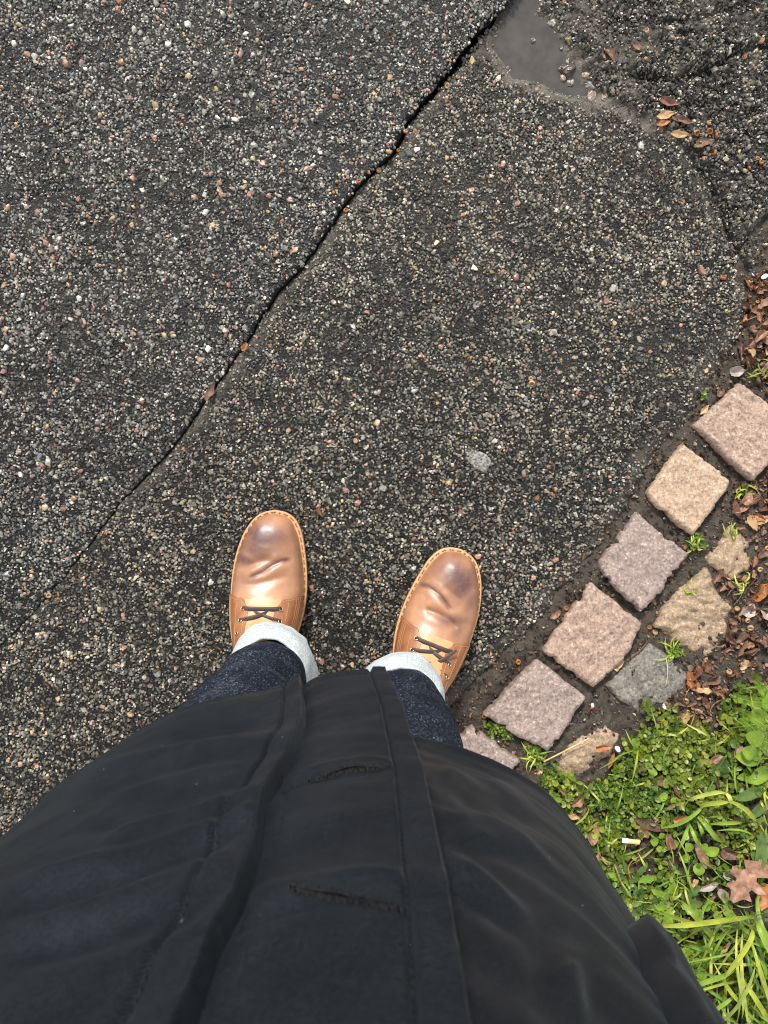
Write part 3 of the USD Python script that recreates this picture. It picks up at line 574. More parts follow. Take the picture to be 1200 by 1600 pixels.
# -- boots. local frame: x to the right, t backwards from the toe tip, z up
_t = [0, .0025, .006, .0125, .021, .035, .05, .065, .085, .105, .125, .145, .165, .185, .205, .23, .255, .28, .295, .303, .306]
_w = [0.001, .0145, .0225, .0310, .0375, .0448, .0495, .0532, .0566, .0585, .0592, .0585, .0560, .0515, .0465, .0425, .0425, .0415, .033, .018, .001]
_wf = PchipInterpolator(_t, _w)
_h = PchipInterpolator([0, .007, .012, .02, .032, .05, .08, .105, .13, .155, .175, .195, .215, .24, .31], [.030, .036, .044, .051, .057, .0605, .063, .0665, .075, .090, .107, .126, .145, .160, .165])
def boot(tip_px, ang, side, label, creases, stains, nlaces):
    """side: +1 when the inner (big-toe) side is +x."""
    tip = W(*tip_px, .022)
    ca, sa = math.cos(ang), math.sin(ang)
    def world(p):                       # local (x, t, z) -> world; heading (sin a, cos a)
        p = np.asarray(p, float); x, t, z = p[..., 0], p[..., 1], p[..., 2]
        return np.stack([tip[0] + x * ca - t * sa, tip[1] - x * sa - t * ca, z], -1)
    def local(px, py, z=.056):
        q = W(px, py, z)[:2] - tip[:2]; return np.array([q[0] * ca - q[1] * sa, -(q[0] * sa + q[1] * ca)])
    cen = lambda t: side * (.006 * np.exp(-(np.asarray(t) / .05) ** 2) - .004 * np.exp(-((np.asarray(t) - .20) / .06) ** 2))
    # outline loop
    tt = .306 * (1 - np.cos(np.linspace(0, PI, 70))) / 2
    def outline(inset):
        L = np.stack([cen(tt) - _wf(tt), tt], 1); R = np.stack([cen(tt) + _wf(tt), tt], 1)[::-1][1:-1]
        g = Polygon(np.vstack([L, R])).buffer(-inset, quad_segs=12); p = np.array(g.exterior.coords)[:-1]
        s = np.r_[0, np.cumsum(np.linalg.norm(np.diff(np.vstack([p, p[:1]]), axis=0), axis=1))]; pp = np.vstack([p, p[:1]])
        u = np.linspace(0, s[-1], 181)[:-1]; return np.stack([np.interp(u, s, pp[:, 0]), np.interp(u, s, pp[:, 1])], 1), s[-1]
    def band(levels):
        rings = [np.c_[outline(i)[0], np.full(180, z)] for i, z in levels]
        V = np.vstack(rings); F = grid_faces(len(rings), 180, True); k = len(V)
        c0, c1 = rings[0].mean(0), rings[-1].mean(0); V = np.vstack([V, c0, c1]); i = np.arange(180); j = (i + 1) % 180; o = (len(rings) - 1) * 180
        F = np.vstack([F, np.stack([np.full(180, k), j, i], 1), np.stack([np.full(180, k + 1), o + i, o + j], 1)])
        t = trimesh.Trimesh(world(V), F, process=False); trimesh.repair.fix_normals(t); return t
    NT, NA = 150, 72
    u = np.linspace(0, 1, NT); ts = .0065 + (.296 - .0065) * (u ** 1.55)
    th = np.linspace(0, PI, NA)
    def surf(t, a, off=0.0):
        t, a = np.broadcast_arrays(np.asarray(t, float), np.asarray(a, float))
        w = np.maximum(_wf(np.maximum(t - .0062, 0)) * 1.0 - .0050 * sstep(t, 0, .03), .0005); w = w * sstep(.2995 - t, -.001, .012)
        zb = .021; h = _h(t); k = sstep(t, .11, .20)
        cx = np.cos(PI - a); sx = np.sin(a)
        ex = .82 - .10 * k
        x = cen(t) + np.sign(cx) * np.abs(cx) ** ex * w * (1 - .16 * k * np.clip(sx, 0, 1)) - side * .004 * sx * (1 - k)
        z = zb + (h - zb) * np.abs(sx) ** (.70 + .18 * k)
        p2 = np.stack([x, t], -1)
        for line, dep, wid, sk in creases:
            dd, fr = seg_dist(p2, line); end = sstep(fr, 0, .18) * (1 - sstep(fr, .85, 1.0))
            z = z - dep * np.exp(-(dd / wid) ** 2) * end * sx + .40 * dep * np.exp(-((dd - 2.6 * wid) / (1.6 * wid)) ** 2) * end * sx
        z = z + .0016 * n2(x, t, 35, 7 + int(side)) * sx
        return np.stack([x, t, z + off * sx ** .5], -1) + (np.stack([np.sign(cx) * np.abs(cx) * off, t * 0, t * 0], -1) if np.any(off) else 0)
    TT, AA = np.meshgrid(ts, th, indexing='ij')
    G = surf(TT, AA); V = world(G).reshape(-1, 3)
    st = np.zeros(TT.shape)
    for (sx_, sy_), rx, ry, rot, amt in stains:
        c = local(sx_, sy_); dxy = G[..., :2] - c; cr, sr = math.cos(rot), math.sin(rot)
        rx, ry = rx * 1.4, ry * 1.4; e = ((dxy[..., 0] * cr + dxy[..., 1] * sr) / rx) ** 2 + ((-dxy[..., 0] * sr + dxy[..., 1] * cr) / ry) ** 2
        st = np.maximum(st, amt * np.exp(-e))
    for line, dep, wid, sk in creases:
        dd, fr = seg_dist(G[..., :2], line); st = np.maximum(st, sk * np.exp(-(dd / (wid * 1.15)) ** 2) * sstep(fr, 0, .15) * (1 - sstep(fr, .85, 1)))
    f = grid_faces(NT, NA); mesh = trimesh.Trimesh(V, f, process=False)
    if mesh.face_normals[len(f) // 3][2] < 0: f = f[:, ::-1]
    b = obj('boot', (V, f), 'leather', person, True, label, attrs={'stain': st.ravel()})
    obj('outsole', band([(.004, 0), (.001, .003), (.0002, .013), (.0016, .0148)]), 'rubber_sole', b, 40)
    obj('welt', band([(.0022, .0150), (.0008, .0165), (.0008, .0212), (.0022, .0226), (.014, .0232)]), 'welt_leather', b, 40)
    lp, L = outline(.0040); ns = 118; idx = np.linspace(0, 180, ns, endpoint=False); parts = []
    for q in idx:
        a = lp[int(q) % 180]; bb = lp[(int(q) + 1) % 180]; dv = (bb - a) / np.linalg.norm(bb - a)
        if a[1] > .22: continue
        parts.append(tube(world(np.array([[*(a - dv * .0014), .0230], [*a, .0238], [*(a + dv * .0014), .0230]])), [.0006, .0010, .0006], 6))
    obj('welt_stitching', cat_mesh(parts), 'welt_thread', b, True, kind='stuff')
    def afor(t, x):            # angle at which the section at t reaches x
        a = np.linspace(.02, PI - .02, 400); xs = surf(np.full(400, t), a)[:, 0]; return np.interp(x, xs, a)
    # tongue under the laces
    nt, na = 26, 16; tts = np.linspace(.132, .215, nt); V = []
    for t in tts:
        a0, a1 = afor(t, cen(t) - .026), afor(t, cen(t) + .026); V.append(surf(np.full(na, t), np.linspace(a0, a1, na), .0014))
    V = world(np.vstack(V)); F = grid_faces(nt, na)
    obj('tongue', trimesh.Trimesh(V, F if trimesh.Trimesh(V, F, process=False).face_normals[0][2] > 0 else F[:, ::-1], process=False), 'tongue_leather', b, True)
    stitches, holes = [], {}
    for s in (-1, 1):
        nt, na = 44, 26; rws = []
        gi = .0185
        for j, q in enumerate(np.linspace(0, 1, na)):           # q: 0 at the lace edge, 1 down the side
            tf = .1305 + .0125 * (1 - sstep(q, 0, .34)) ** 2 + .004 * q - .005 * sstep(q, .3, .8)
            col = []
            for t in np.linspace(tf, .225, nt):
                ai = afor(t, cen(t) + s * gi) ; ao = .16 if s < 0 else PI - .16
                col.append((t, ai + (ao - ai) * q))
            rws.append(col)
        A = np.array(rws)                                        # na x nt x 2
        top = surf(A[..., 0], A[..., 1], .0026); low = surf(A[..., 0], A[..., 1], .0002)
        edge = .0009 * np.minimum(1, 0)
        V = np.concatenate([low[:, :1], top, low[:, -1:]], 1); V = np.concatenate([np.concatenate([low[:1, :1], low[:1], low[:1, -1:]], 1), V, np.concatenate([low[-1:, :1], low[-1:], low[-1:, -1:]], 1)], 0)
        F = grid_faces(V.shape[0], V.shape[1]); Vw = world(V).reshape(-1, 3); tm = trimesh.Trimesh(Vw, F, process=False)
        mid = len(F) // 4
        if tm.face_normals[mid][2] < 0: tm = trimesh.Trimesh(Vw, F[:, ::-1], process=False)
        obj('quarter', tm, 'quarter_leather', b, 35)
        # stitched lines: along the front edge, along the lace edge, and the triple row down the side
        def stitch(line):
            pts = world(surf(line[:, 0], line[:, 1], .0029)); L = np.r_[0, np.cumsum(np.linalg.norm(np.diff(pts, axis=0), axis=1))]
            for a in np.arange(.0015, L[-1] - .002, .0030):
                q = np.array([[np.interp(x, L, pts[:, k]) for k in range(3)] for x in (a, a + .001, a + .002)]); stitches.append(tube(q, [.0002, .00040, .0002], 5))
        stitch(A[1:-1, 1]); stitch(A[2, 1:28]); stitch(A[9, 2:30])
        for k in (16, 18, 20): stitch(A[k, 1:30])
        # eyelets
        for r in range(3):
            t = .1455 + .0168 * r; x = cen(t) + s * (.0265 + .001 * r); a = afor(t, x); c = surf(np.array([t]), np.array([a]), .0030)[0]
            c1 = surf(np.array([t + .004]), np.array([a]), .003)[0]; c2 = surf(np.array([t]), np.array([a + .06]), .003)[0]
            e1 = (c1 - c) / np.linalg.norm(c1 - c); e2 = c2 - c; nn = np.cross(e1, e2); nn /= np.linalg.norm(nn); nn = nn if nn[2] > 0 else -nn; e2 = np.cross(nn, e1)
            ph = np.linspace(0, 2 * PI, 21)
            ring = c + .0027 * (np.cos(ph)[:, None] * e1 + np.sin(ph)[:, None] * e2) + nn * .0004
            obj('eyelet', tube(world(ring), .00075, 8, caps=False), 'brass', b, True)
            disc = np.vstack([c + nn * .0003, c + nn * .0003 + .0026 * (np.cos(ph[:-1])[:, None] * e1 + np.sin(ph[:-1])[:, None] * e2)])
            i = np.arange(20); F = np.stack([np.zeros(20, int), 1 + i, 1 + (i + 1) % 20], 1); Vw = world(disc)
            if trimesh.Trimesh(Vw, F, process=False).face_normals[0][2] < 0: F = F[:, ::-1]
            obj('eyelet_hole', (Vw, F), 'black_hole', b, False)
            holes[(s, r)] = c + nn * .0008
    obj('quarter_stitching', cat_mesh(stitches), 'tan_thread', b, True, kind='stuff')
    def lace(p, q, lift, w=.0033, sag=0):
        p, q = np.asarray(p), np.asarray(q); m = (p + q) / 2; m[2] = max(p[2], q[2]) + lift; m[1] += sag
        c = spl([p - [0, 0, .0012], p * .86 + q * .14 + [0, 0, .0022 + lift * .3], m, p * .14 + q * .86 + [0, 0, .0022 + lift * .3], q - [0, 0, .0012]], 22)
        obj('lace', tube(world(c), w, 10, .30), 'lace_brown', b, True)
    lace(holes[(-1, 0)], holes[(1, 0)], .0032)
    for r in range(min(nlaces, 2)):
        pin = [holes[(s, r)] * .55 + holes[(-s, r)] * .45 for s in (-1, 1)]
        lace(holes[(-1, r + 1)], np.array([cen(.15) + .016, holes[(1, r)][1] + .0035, holes[(1, r)][2] + .000]), .0034, .0031)
        lace(holes[(1, r + 1)], np.array([cen(.15) - .016, holes[(-1, r)][1] + .0035, holes[(-1, r)][2] + .000]), .0012, .0031)
    return world, local, b, holes

def cl(loc, pts): return np.array([loc(*p) for p in pts])
def loc_of(tip_px, ang):
    tip = W(*tip_px, .022); ca, sa = math.cos(ang), math.sin(ang)
    def local(px, py, z=.058):
        q = W(px, py, z)[:2] - tip[:2]; return np.array([q[0] * ca - q[1] * sa, -(q[0] * sa + q[1] * ca)])
    return local
LT, LA = (424, 796), math.radians(1.5)
RT, RA = (727, 860), math.radians(21.5)
lL, lR = loc_of(LT, LA), loc_of(RT, RA)
boot(LT, LA, 1, 'tan lace-up boot pointing straight up the picture, left in the photo',
     [(cl(lL, [(386, 906), (396, 900), (412, 893), (428, 882), (440, 876), (458, 874)]), 0.0026, .0034, .8), (cl(lL, [(366, 894), (385, 885), (405, 878), (430, 872)]), .0020, .0055, .10),
      (cl(lL, [(370, 915), (395, 912), (425, 906), (455, 898)]), .0016, .005, .12)],
     [((410, 838), .023, .015, .1, .95), ((402, 852), .030, .020, -.4, .70), ((382, 874), .015, .008, .2, .80), ((384, 905), .016, .010, 0, .40), ((438, 838), .012, .010, 0, .60), ((425, 858), .016, .012, 0, .45), ((470, 880), .006, .02, 0, .3)], 1)
wR, lcR, bR, hR = boot(RT, RA, -1, 'tan lace-up boot turned outwards to the right, right in the photo',
     [(cl(lR, [(652, 914), (668, 916), (684, 927), (697, 942), (706, 957)]), .0022, .0034, .7), (cl(lR, [(660, 950), (680, 957), (700, 967), (716, 984)]), .0028, .0045, .32),
      (cl(lR, [(690, 915), (708, 928), (722, 940)]), .0012, .005, .1)],
     [((714, 900), .024, .017, .3, .85), ((726, 912), .013, .022, .3, .85), ((700, 905), .018, .014, .3, .5), ((706, 968), .018, .007, -.4, .65), ((738, 938), .009, .016, 0, .55), ((716, 982), .008, .012, 0, .4)], 2)
# the loose end of the right lace, lying across the facing
p0 = hR[(-1, 1)] * .35 + hR[(1, 1)] * .65 + [0, .006, .004]; p1 = hR[(1, 0)] + [.004, -.006, .0065]
obj('lace', tube(wR(spl([p0, (p0 + p1) / 2 + [0, 0, .003], p1], 16)), np.linspace(.0032, .0020, 16), 10, .3), 'lace_brown', bR, True)

# -- jeans and rolled cuffs
legs = []
def leg(path, rad, seed):
    """path: (z, cx, cy), rad: (z, rx, ry)"""
    path, rad = np.array(path), np.array(rad)
    cx, cy = PchipInterpolator(path[:, 0], path[:, 1]), PchipInterpolator(path[:, 0], path[:, 2])
    rx, ry = PchipInterpolator(rad[:, 0], rad[:, 1]), PchipInterpolator(rad[:, 0], rad[:, 2])
    zs = np.linspace(path[0, 0], path[-1, 0], 150); a = np.linspace(0, 2 * PI, 97)[:-1]
    Z, A = np.meshgrid(zs, a, indexing='ij')
    pt = np.stack([np.cos(A) * 1.2, np.sin(A) * 1.2, Z * 14 + .35 * np.cos(A + seed)], -1)
    dsp = .016 * (fbm(pt, 3, seed) - .5) * (.35 + sstep(Z, .17, .24)) + .0022 * np.sin(Z * 80 + 3.2 * np.sin(A + seed) + 2 * np.sin(Z * 23) + seed) * sstep(Z, .18, .25) * np.exp(-(Z - .18) * 4)
    V = np.stack([cx(Z) + (rx(Z) + dsp) * np.cos(A), cy(Z) + (ry(Z) + dsp) * np.sin(A), Z], -1).reshape(-1, 3)
    return V, grid_faces(150, 96, True)
LEGL = ([(.150, -.1545, -.2235), (.30, -.156, -.232), (.5, -.157, -.245), (.70, -.150, -.28), (.93, -.135, -.305)], [(.150, .047, .049), (.20, .053, .055), (.5, .071, .070), (.75, .078, .088), (.93, .085, .115)])
LEGR = ([(.150, .0225, -.2605), (.30, .023, -.262), (.5, .022, -.27), (.70, .012, -.285), (.93, 0, -.305)], [(.150, .047, .049), (.20, .053, .054), (.5, .064, .068), (.75, .078, .088), (.93, .085, .115)])
jl = leg(*LEGL, 2); jr = leg(*LEGR, 5)
jeans = obj('jeans', cat_mesh([jl, jr]), 'denim', person, True)
def cuff(c, rb, rt, seed, zb, zt):
    a = np.linspace(0, 2 * PI, 129)[:-1]; prof = []
    # cross-section of the folded band: up the outside, over the rolled top, down the inside
    for k in np.linspace(0, 1, 16): prof.append((zb + (zt - zb) * k, rb[0] + (rt[0] - rb[0]) * k ** 1.1 + .0020 * math.sin(k * PI), rb[1] + (rt[1] - rb[1]) * k ** 1.1 + .002 * math.sin(k * PI)))
    for q in np.linspace(0, PI, 8)[1:]: prof.append((zt + .0028 * math.sin(q), rt[0] - .0028 * (1 - math.cos(q)), rt[1] - .0028 * (1 - math.cos(q))))
    for k in np.linspace(1, 0, 6)[1:]: prof.append((zb + (zt - zb) * k, rb[0] + (rt[0] - rb[0]) * k - .0056, rb[1] + (rt[1] - rb[1]) * k - .0056))
    prof.append(prof[0]); pr = np.array(prof)
    A = np.repeat(a[None], len(pr), 0); zz = pr[:, :1] + .005 * np.sin(A * 2 + seed) + .0035 * (fbm(np.stack([np.cos(A) * 2, np.sin(A) * 2, A * 0 + seed], -1), 3, seed) - .5)
    ds = .010 * (fbm(np.stack([np.cos(A) * 2.2, np.sin(A) * 2.2, zz * 30], -1), 3, seed) - .5)
    V = np.stack([c[0] + (pr[:, 1:2] + ds) * np.cos(A), c[1] + (pr[:, 2:3] + ds) * np.sin(A), zz], -1).reshape(-1, 3)
    F = grid_faces(len(pr), 128, True); t = trimesh.Trimesh(V, F, process=False); return t
cL = obj('cuff', cuff((-.1545, -.2245), (.0620, .0700), (.0535, .0585), 1, .128, .184), 'cuff_denim', jeans, True)
cR = obj('cuff', cuff((.0225, -.2605), (.0620, .0665), (.0545, .0575), 4, .128, .184), 'cuff_denim', jeans, True)
zz = np.linspace(.13, .186, 12); obj('selvedge', tube(np.stack([-.1545 + .0640 - (zz - .13) * .15 + .0005 * np.sin(zz * 900), np.full(12, -.232), zz], 1), .0026, 8), 'selvedge', jeans, True)

# -- coat: rings around the body; u runs from the free front edge over the placket, around the back, to the right front under the placket
HEM, TOP = .652, 1.47
NZ, NU = 230, 560
zr = HEM + (TOP - HEM) * np.linspace(0, 1, NZ) ** 1.25
def ring_pts(z):
    xf = np.interp(z, [.65, .76, .88, 1.0, 1.1, 1.5], [.0005, .011, .018, .020, .020, .012])
    xs = np.interp(z, [.65, .76, .88, 1.0, 1.07, 1.5], [-.0625, -.055, -.0480, -.0450, -.043, -.04])
    k = sstep(z, .66, .88)
    ry = -.166 + .030 * k
    pts = [(xf, -.1185), ((xf + xs) / 2, -.1200), (xs, -.1265), (-.105, -.1375), (-.158, -.1510), (-.232, -.196), (-.292, -.262), (-.318, -.345), (-.285, -.425), (-.20, -.475), (-.07, -.490),
           (.06, -.470), (.145, -.415), (.174, -.345), (.168, -.283), (.140, -.232), (.106, -.1990 + .012 * k), (.060, -.1765 + .022 * k), (.026, ry), (-.03, ry + .004)]
    p = np.array(pts); c = np.array([-.068, -.305])
    s = np.interp(z, [.65, .95, 1.10, 1.30, 1.40, 1.44, 1.47], [1, .985, .965, .93, .74, .50, .36]); sy = np.interp(z, [.65, .95, 1.10, 1.25, 1.40, 1.44, 1.47], [1, 1.0, .96, .80, .58, .48, .42])
    w = np.ones(len(p)); back = sstep(np.arange(len(p)), 3, 6) * (1 - sstep(np.arange(len(p)), 14, 17))
    # the front keeps its line up to the chest, the back and sides draw in
    up = sstep(z, 1.07, 1.40)
    sxv = s + (1 - s) * (1 - back) * (1 - up); syv = sy + (1 - sy) * (1 - back) * (1 - up)
    return c + (p - c) * np.stack([sxv, syv], 1)
base_u = None; outer = []
for z in zr:
    p = ring_pts(z)
    if base_u is None:
        L = np.r_[0, np.cumsum(np.linalg.norm(np.diff(p, axis=0), axis=1))]; LEN = L[-1]
        SEAM0 = L[2]
        q = np.linspace(0, 1, 4000); dens = 1 + 4 * np.exp(-((q * LEN - .03) / .05) ** 2) + 10 * np.exp(-((q * LEN - .010) / .004) ** 2) + 9 * np.exp(-((q * LEN - SEAM0 - .004) / .009) ** 2) + 1.2 * (q > .75); cum = np.cumsum(dens); cum = (cum - cum[0]) / (cum[-1] - cum[0])
        base_u = np.interp(np.linspace(0, 1, NU), cum, q) * LEN
    outer.append(np.c_[CubicSpline(L, p)(base_u), np.full(NU, z)])
O = np.array(outer)                                            # NZ x NU x 3
def normals(G):
    a = np.gradient(G, axis=0); b = np.gradient(G, axis=1); n = np.cross(b, a); n /= np.maximum(np.linalg.norm(n, axis=-1, keepdims=True), 1e-9); return n
Nn = normals(O)
if (Nn[NZ // 2, NU // 2] * (O[NZ // 2, NU // 2] - [-.068, -.305, O[NZ // 2, NU // 2, 2]])).sum() < 0: Nn = -Nn
PX = pix(np.where(O[..., 2:] < 1.2, O, [0, 0, 0])); PX[O[..., 2] >= 1.2] = -9999
U = np.repeat(base_u[None], NZ, 0); Zc = O[..., 2]
SEAM = L[2]                                                   # u where the placket meets the left front
dsp = np.zeros(O.shape[:2])
isleft = (U > SEAM - .004) & (U < L[9]); isright = U > L[12]
wr = [([(60, 1262), (171, 1197), (266, 1180), (355, 1166), (440, 1156)], .0042, 15, 1), ([(120, 1345), (209, 1309), (298, 1277), (372, 1255), (425, 1246)], .0048, 15, 1),
      ([(-40, 1420), (60, 1390), (127, 1372), (266, 1328), (360, 1292), (420, 1266)], .0042, 17, 1), ([(-40, 1478), (80, 1452), (190, 1420), (300, 1372), (385, 1310)], .0030, 20, 1),
      ([(230, 1140), (330, 1110), (430, 1090)], .0030, 14, 1), ([(250, 1440), (310, 1402), (370, 1345)], .0030, 18, 1), ([(-20, 1560), (120, 1530), (260, 1500), (330, 1480)], .0022, 30, 1),
      ([(140, 1250), (240, 1222), (340, 1204), (420, 1196)], .0020, 12, 1), ([(300, 1330), (360, 1300), (410, 1274)], .0022, 11, 1),
      ([(676, 1206), (737, 1224), (796, 1246), (850, 1280)], .0042, 13, 2), ([(698, 1277), (767, 1292), (821, 1312), (880, 1350)], .0034, 15, 2), ([(700, 1302), (760, 1310), (840, 1340)], .0020, 10, 2),
      ([(706, 1350), (746, 1371), (779, 1396), (850, 1450)], .0034, 14, 2), ([(880, 1500), (897, 1555), (912, 1610)], .0040, 24, 2), ([(730, 1440), (800, 1480), (870, 1560)], .0022, 30, 2)]
for line, amp, wid, sd in wr:
    dd, fr = seg_dist(PX, line); end = sstep(fr, 0, .3) * (1 - .75 * sstep(fr, .75, 1.0)) if sd == 1 else (1 - sstep(fr, .5, 1.0)) * (.4 + .6 * sstep(fr, 0, .15))
    # a crease: a sharp upper flank, a soft lower one
    dsp += np.where(isleft if sd == 1 else isright, amp * 1.25 * end * (np.exp(-(dd / wid) ** 2) - .35 * np.exp(-((dd - 1.9 * wid) / wid) ** 2)), 0)
pt = np.stack([U * 5, Zc * 16 + U * 2.5, U * 0], -1); body_w = sstep(U, SEAM, SEAM + .03)
dsp += body_w * .011 * (fbm(pt, 3, 3) - .5) + (1 - body_w) * .0035 * (fbm(pt * [2, 2.2, 1], 3, 8) - .5)
dsp += .0018 * (fbm(np.stack([U * 40, Zc * 40, U * 0], -1), 3, 9) - .5)
# placket: free edge fold, its stitched groove, the valley and the raised strip beside it
kx = .0035 * np.tanh((Zc - .862) / .024) + .0018 * np.sin(Zc * 31)
sv = U - SEAM - kx
dsp += .0050 * sstep(sv, -.0003, .0010) * (1 - .75 * sstep(sv, .002, .0125)) * (1 - sstep(sv, .0125, .03)) - .0026 * np.exp(-((sv - .0125) / .0011) ** 2)
dsp -= (sv < .0002) * .0052 * np.exp(-np.maximum(-sv, 0) / .0065)
dsp += .0016 * (1 - sstep(U, .0085, .0105)) - .0024 * np.exp(-((U - .0112) / .0011) ** 2)
# button pulls: horizontal folds across the placket where it is fastened
for zb, am in ((.880, .0024), (1.000, .0022)):
    dsp += (U < SEAM) * am * sstep(U, .006, .022) * (np.exp(-((Zc - zb + .012 + .10 * (U - .035)) / .007) ** 2) - np.exp(-((Zc - zb - .001) / .005) ** 2) * .7)
hem = Zc - HEM
dsp += .0012 * (1 - sstep(hem, .0, .012)) * (1 - sstep(U, SEAM, SEAM + .02) * 0)
O2 = O + Nn * dsp[..., None]
O2[..., 2] += (1 - sstep(hem, 0, .05)) * (.004 * np.sin(U * 24) + .010 * sstep(U, .10, .25) * (U < .45) + np.where(U > L[15], .010, 0))
I2 = O2 - normals(O2) * np.sign((normals(O2) * Nn).sum(-1, keepdims=True)) * .0042
def shell(c0, c1, edges):
    A, B = O2[:, c0:c1], I2[:, c0:c1]; nr, nc = A.shape[:2]
    V = np.vstack([A.reshape(-1, 3), B.reshape(-1, 3)]); F = grid_faces(nr, nc); k = nr * nc
    fs = [F[:, ::-1], F + k]
    i = np.arange(nc - 1); fs += [np.stack([i, i + 1, i + 1 + k], 1), np.stack([i, i + 1 + k, i + k], 1)]      # hem
    if edges[0]: r = np.arange(nr - 1) * nc; fs += [np.stack([r, r + k, r + nc + k], 1), np.stack([r, r + nc + k, r + nc], 1)]
    if edges[1]: r = np.arange(nr - 1) * nc + nc - 1; fs += [np.stack([r, r + nc + k, r + k], 1), np.stack([r, r + nc, r + nc + k], 1)]
    F = np.vstack(fs); t = trimesh.Trimesh(V, F, process=False)
    uvA = np.stack([U[:, c0:c1], Zc[:, c0:c1]], -1).reshape(-1, 2)
    return t, np.vstack([uvA, uvA])
cseam = int(np.argmin(np.abs(base_u - SEAM))) + 1
t, uv = shell(cseam - 1, NU, (False, True)); fz = t.face_normals
def out_ok(t):
    mid = t.faces[len(grid_faces(2, 2)):][0]
    return t
def orient(t, c0, c1):
    nr, nc = NZ, c1 - c0; fi = (nr // 3) * (nc - 1) + nc // 2
    if (t.face_normals[fi] * Nn[nr // 3, c0 + nc // 2]).sum() < 0: return trimesh.Trimesh(t.vertices, t.faces[:, ::-1], process=False)
    return t
coat = obj('coat', orient(t, cseam - 1, NU), 'coat_twill', person, True, uv=uv)
t, uv = shell(0, cseam, (True, False)); obj('placket', orient(t, 0, cseam), 'coat_twill', coat, True, uv=uv)
def on_coat(u, z, off=0.0):
    fi = np.interp(z, zr, np.arange(NZ)); fj = np.interp(u, base_u, np.arange(NU)); i = np.minimum(fi.astype(int), NZ - 2); j = np.minimum(fj.astype(int), NU - 2); a, b = (fi - i)[:, None], (fj - j)[:, None]
    g = lambda M: (M[i, j] * (1 - a) * (1 - b) + M[i + 1, j] * a * (1 - b) + M[i, j + 1] * (1 - a) * b + M[i + 1, j + 1] * a * b)
    return g(O2) + np.asarray(off).reshape(-1, 1) * g(Nn)
sts = []
for ufun, z0, z1 in ((lambda z: .0112 + 0 * z, .656, 1.16), (lambda z: SEAM + .0125 + .0035 * np.tanh((z - .862) / .024) + .0018 * np.sin(z * 31), .668, 1.16)):
    for z in np.arange(z0, z1, .0042):
        q = np.array([z, z + .0013, z + .0026]); sts.append(tube(on_coat(ufun(q), q, np.array([-.0004, .0003, -.0004])), [.0003, .0006, .0003], 5))
for u in np.arange(.014, SEAM - .004, .0042):
    q = np.array([u, u + .0013, u + .0026]); sts.append(tube(on_coat(q, np.full(3, HEM + .010), np.array([0, .0004, 0])), [.0002, .0004, .0002], 5))
obj('stitching', cat_mesh(sts), 'coat_thread', coat, True, kind='stuff')
# button holes: two frayed lips of thread round a slit
rb = np.random.default_rng(5)
for zc, u0, u1, slope in ((.8775, .0135, .0525, .02), (1.0015, .0125, .0500, .62)):
    parts = []
    um = np.linspace(u0, u1, 90)
    zmid = zc + slope * (um[::-1] - (u0 + u1) / 2) * -1 * -1 + .0010 * np.sin(np.linspace(0, 9, 90))
    for lip in (-1, 1):
        for k in range(0, 89):
            u = um[k]; zz = zmid[k]; w = .0013 + .0012 * math.sin(PI * k / 89) + rb.uniform(-.0004, .0006)
            q = np.array([zz + lip * .0003, zz + lip * w * .6, zz + lip * w]); uu = u + rb.uniform(-.0004, .0004) * np.array([0, 1, 2])
            parts.append(tube(on_coat(uu, q, np.array([.0003, .0010 + rb.uniform(0, .0006), .0001])), [.00028, .00034, .0002], 5))
    bh = obj('buttonhole', cat_mesh(parts), 'buttonhole_thread', coat, True)
    parts = [tube(on_coat(um, zmid, np.full(90, .0002)), .0007 + .0004 * np.sin(np.linspace(0, PI, 90)), 6, .5)]
    obj('buttonhole_slit', cat_mesh(parts), 'black_hole', coat, True)
# pocket flap standing off the right hip
UT = L[15]
def flap():
    cu, cz = UT - .006, .905
    ol = np.array([(UT + .062, 1.06), (UT + .048, .965), (UT + .030, .88), (UT + .006, .812), (UT - .018, .790), (UT - .036, .815), (UT - .044, .88), (UT - .046, .965), (UT - .046, 1.06)])
    e = spl(ol, 90); V = []
    fr = np.linspace(1.0, 0.06, 12)
    for k, f in enumerate(fr):
        p = np.array([cu, .98]) + (e - [cu, .98]) * f; edge = math.exp(-((1 - f) / .10) ** 2)
        V.append(on_coat(p[:, 0], np.minimum(p[:, 1], 1.15), .0125 + .0055 * math.exp(-((1 - f - .04) / .05) ** 2) - .0018 * math.exp(-((1 - f - .15) / .02) ** 2) + 0 * p[:, 0] - .003 * (k == 0)))
    low = on_coat(e[:, 0], np.minimum(e[:, 1], 1.15), np.full(90, -.002))
    V = np.array([low] + V); F = grid_faces(len(V), 90); t = trimesh.Trimesh(V.reshape(-1, 3), F, process=False)
    uv = np.repeat(np.linspace(0, .2, 90)[None], len(V), 0); uvv = np.repeat(np.linspace(0, .06, len(V))[:, None], 90, 1)
    n = t.face_normals[len(F) // 4]
    if n @ np.array([.55, .8, .1]) < 0: t = trimesh.Trimesh(t.vertices, t.faces[:, ::-1], process=False)
    return t, np.stack([uv, uvv], -1).reshape(-1, 2)
t, uv = flap(); obj('pocket_flap', t, 'coat_twill', coat, True, uv=uv)
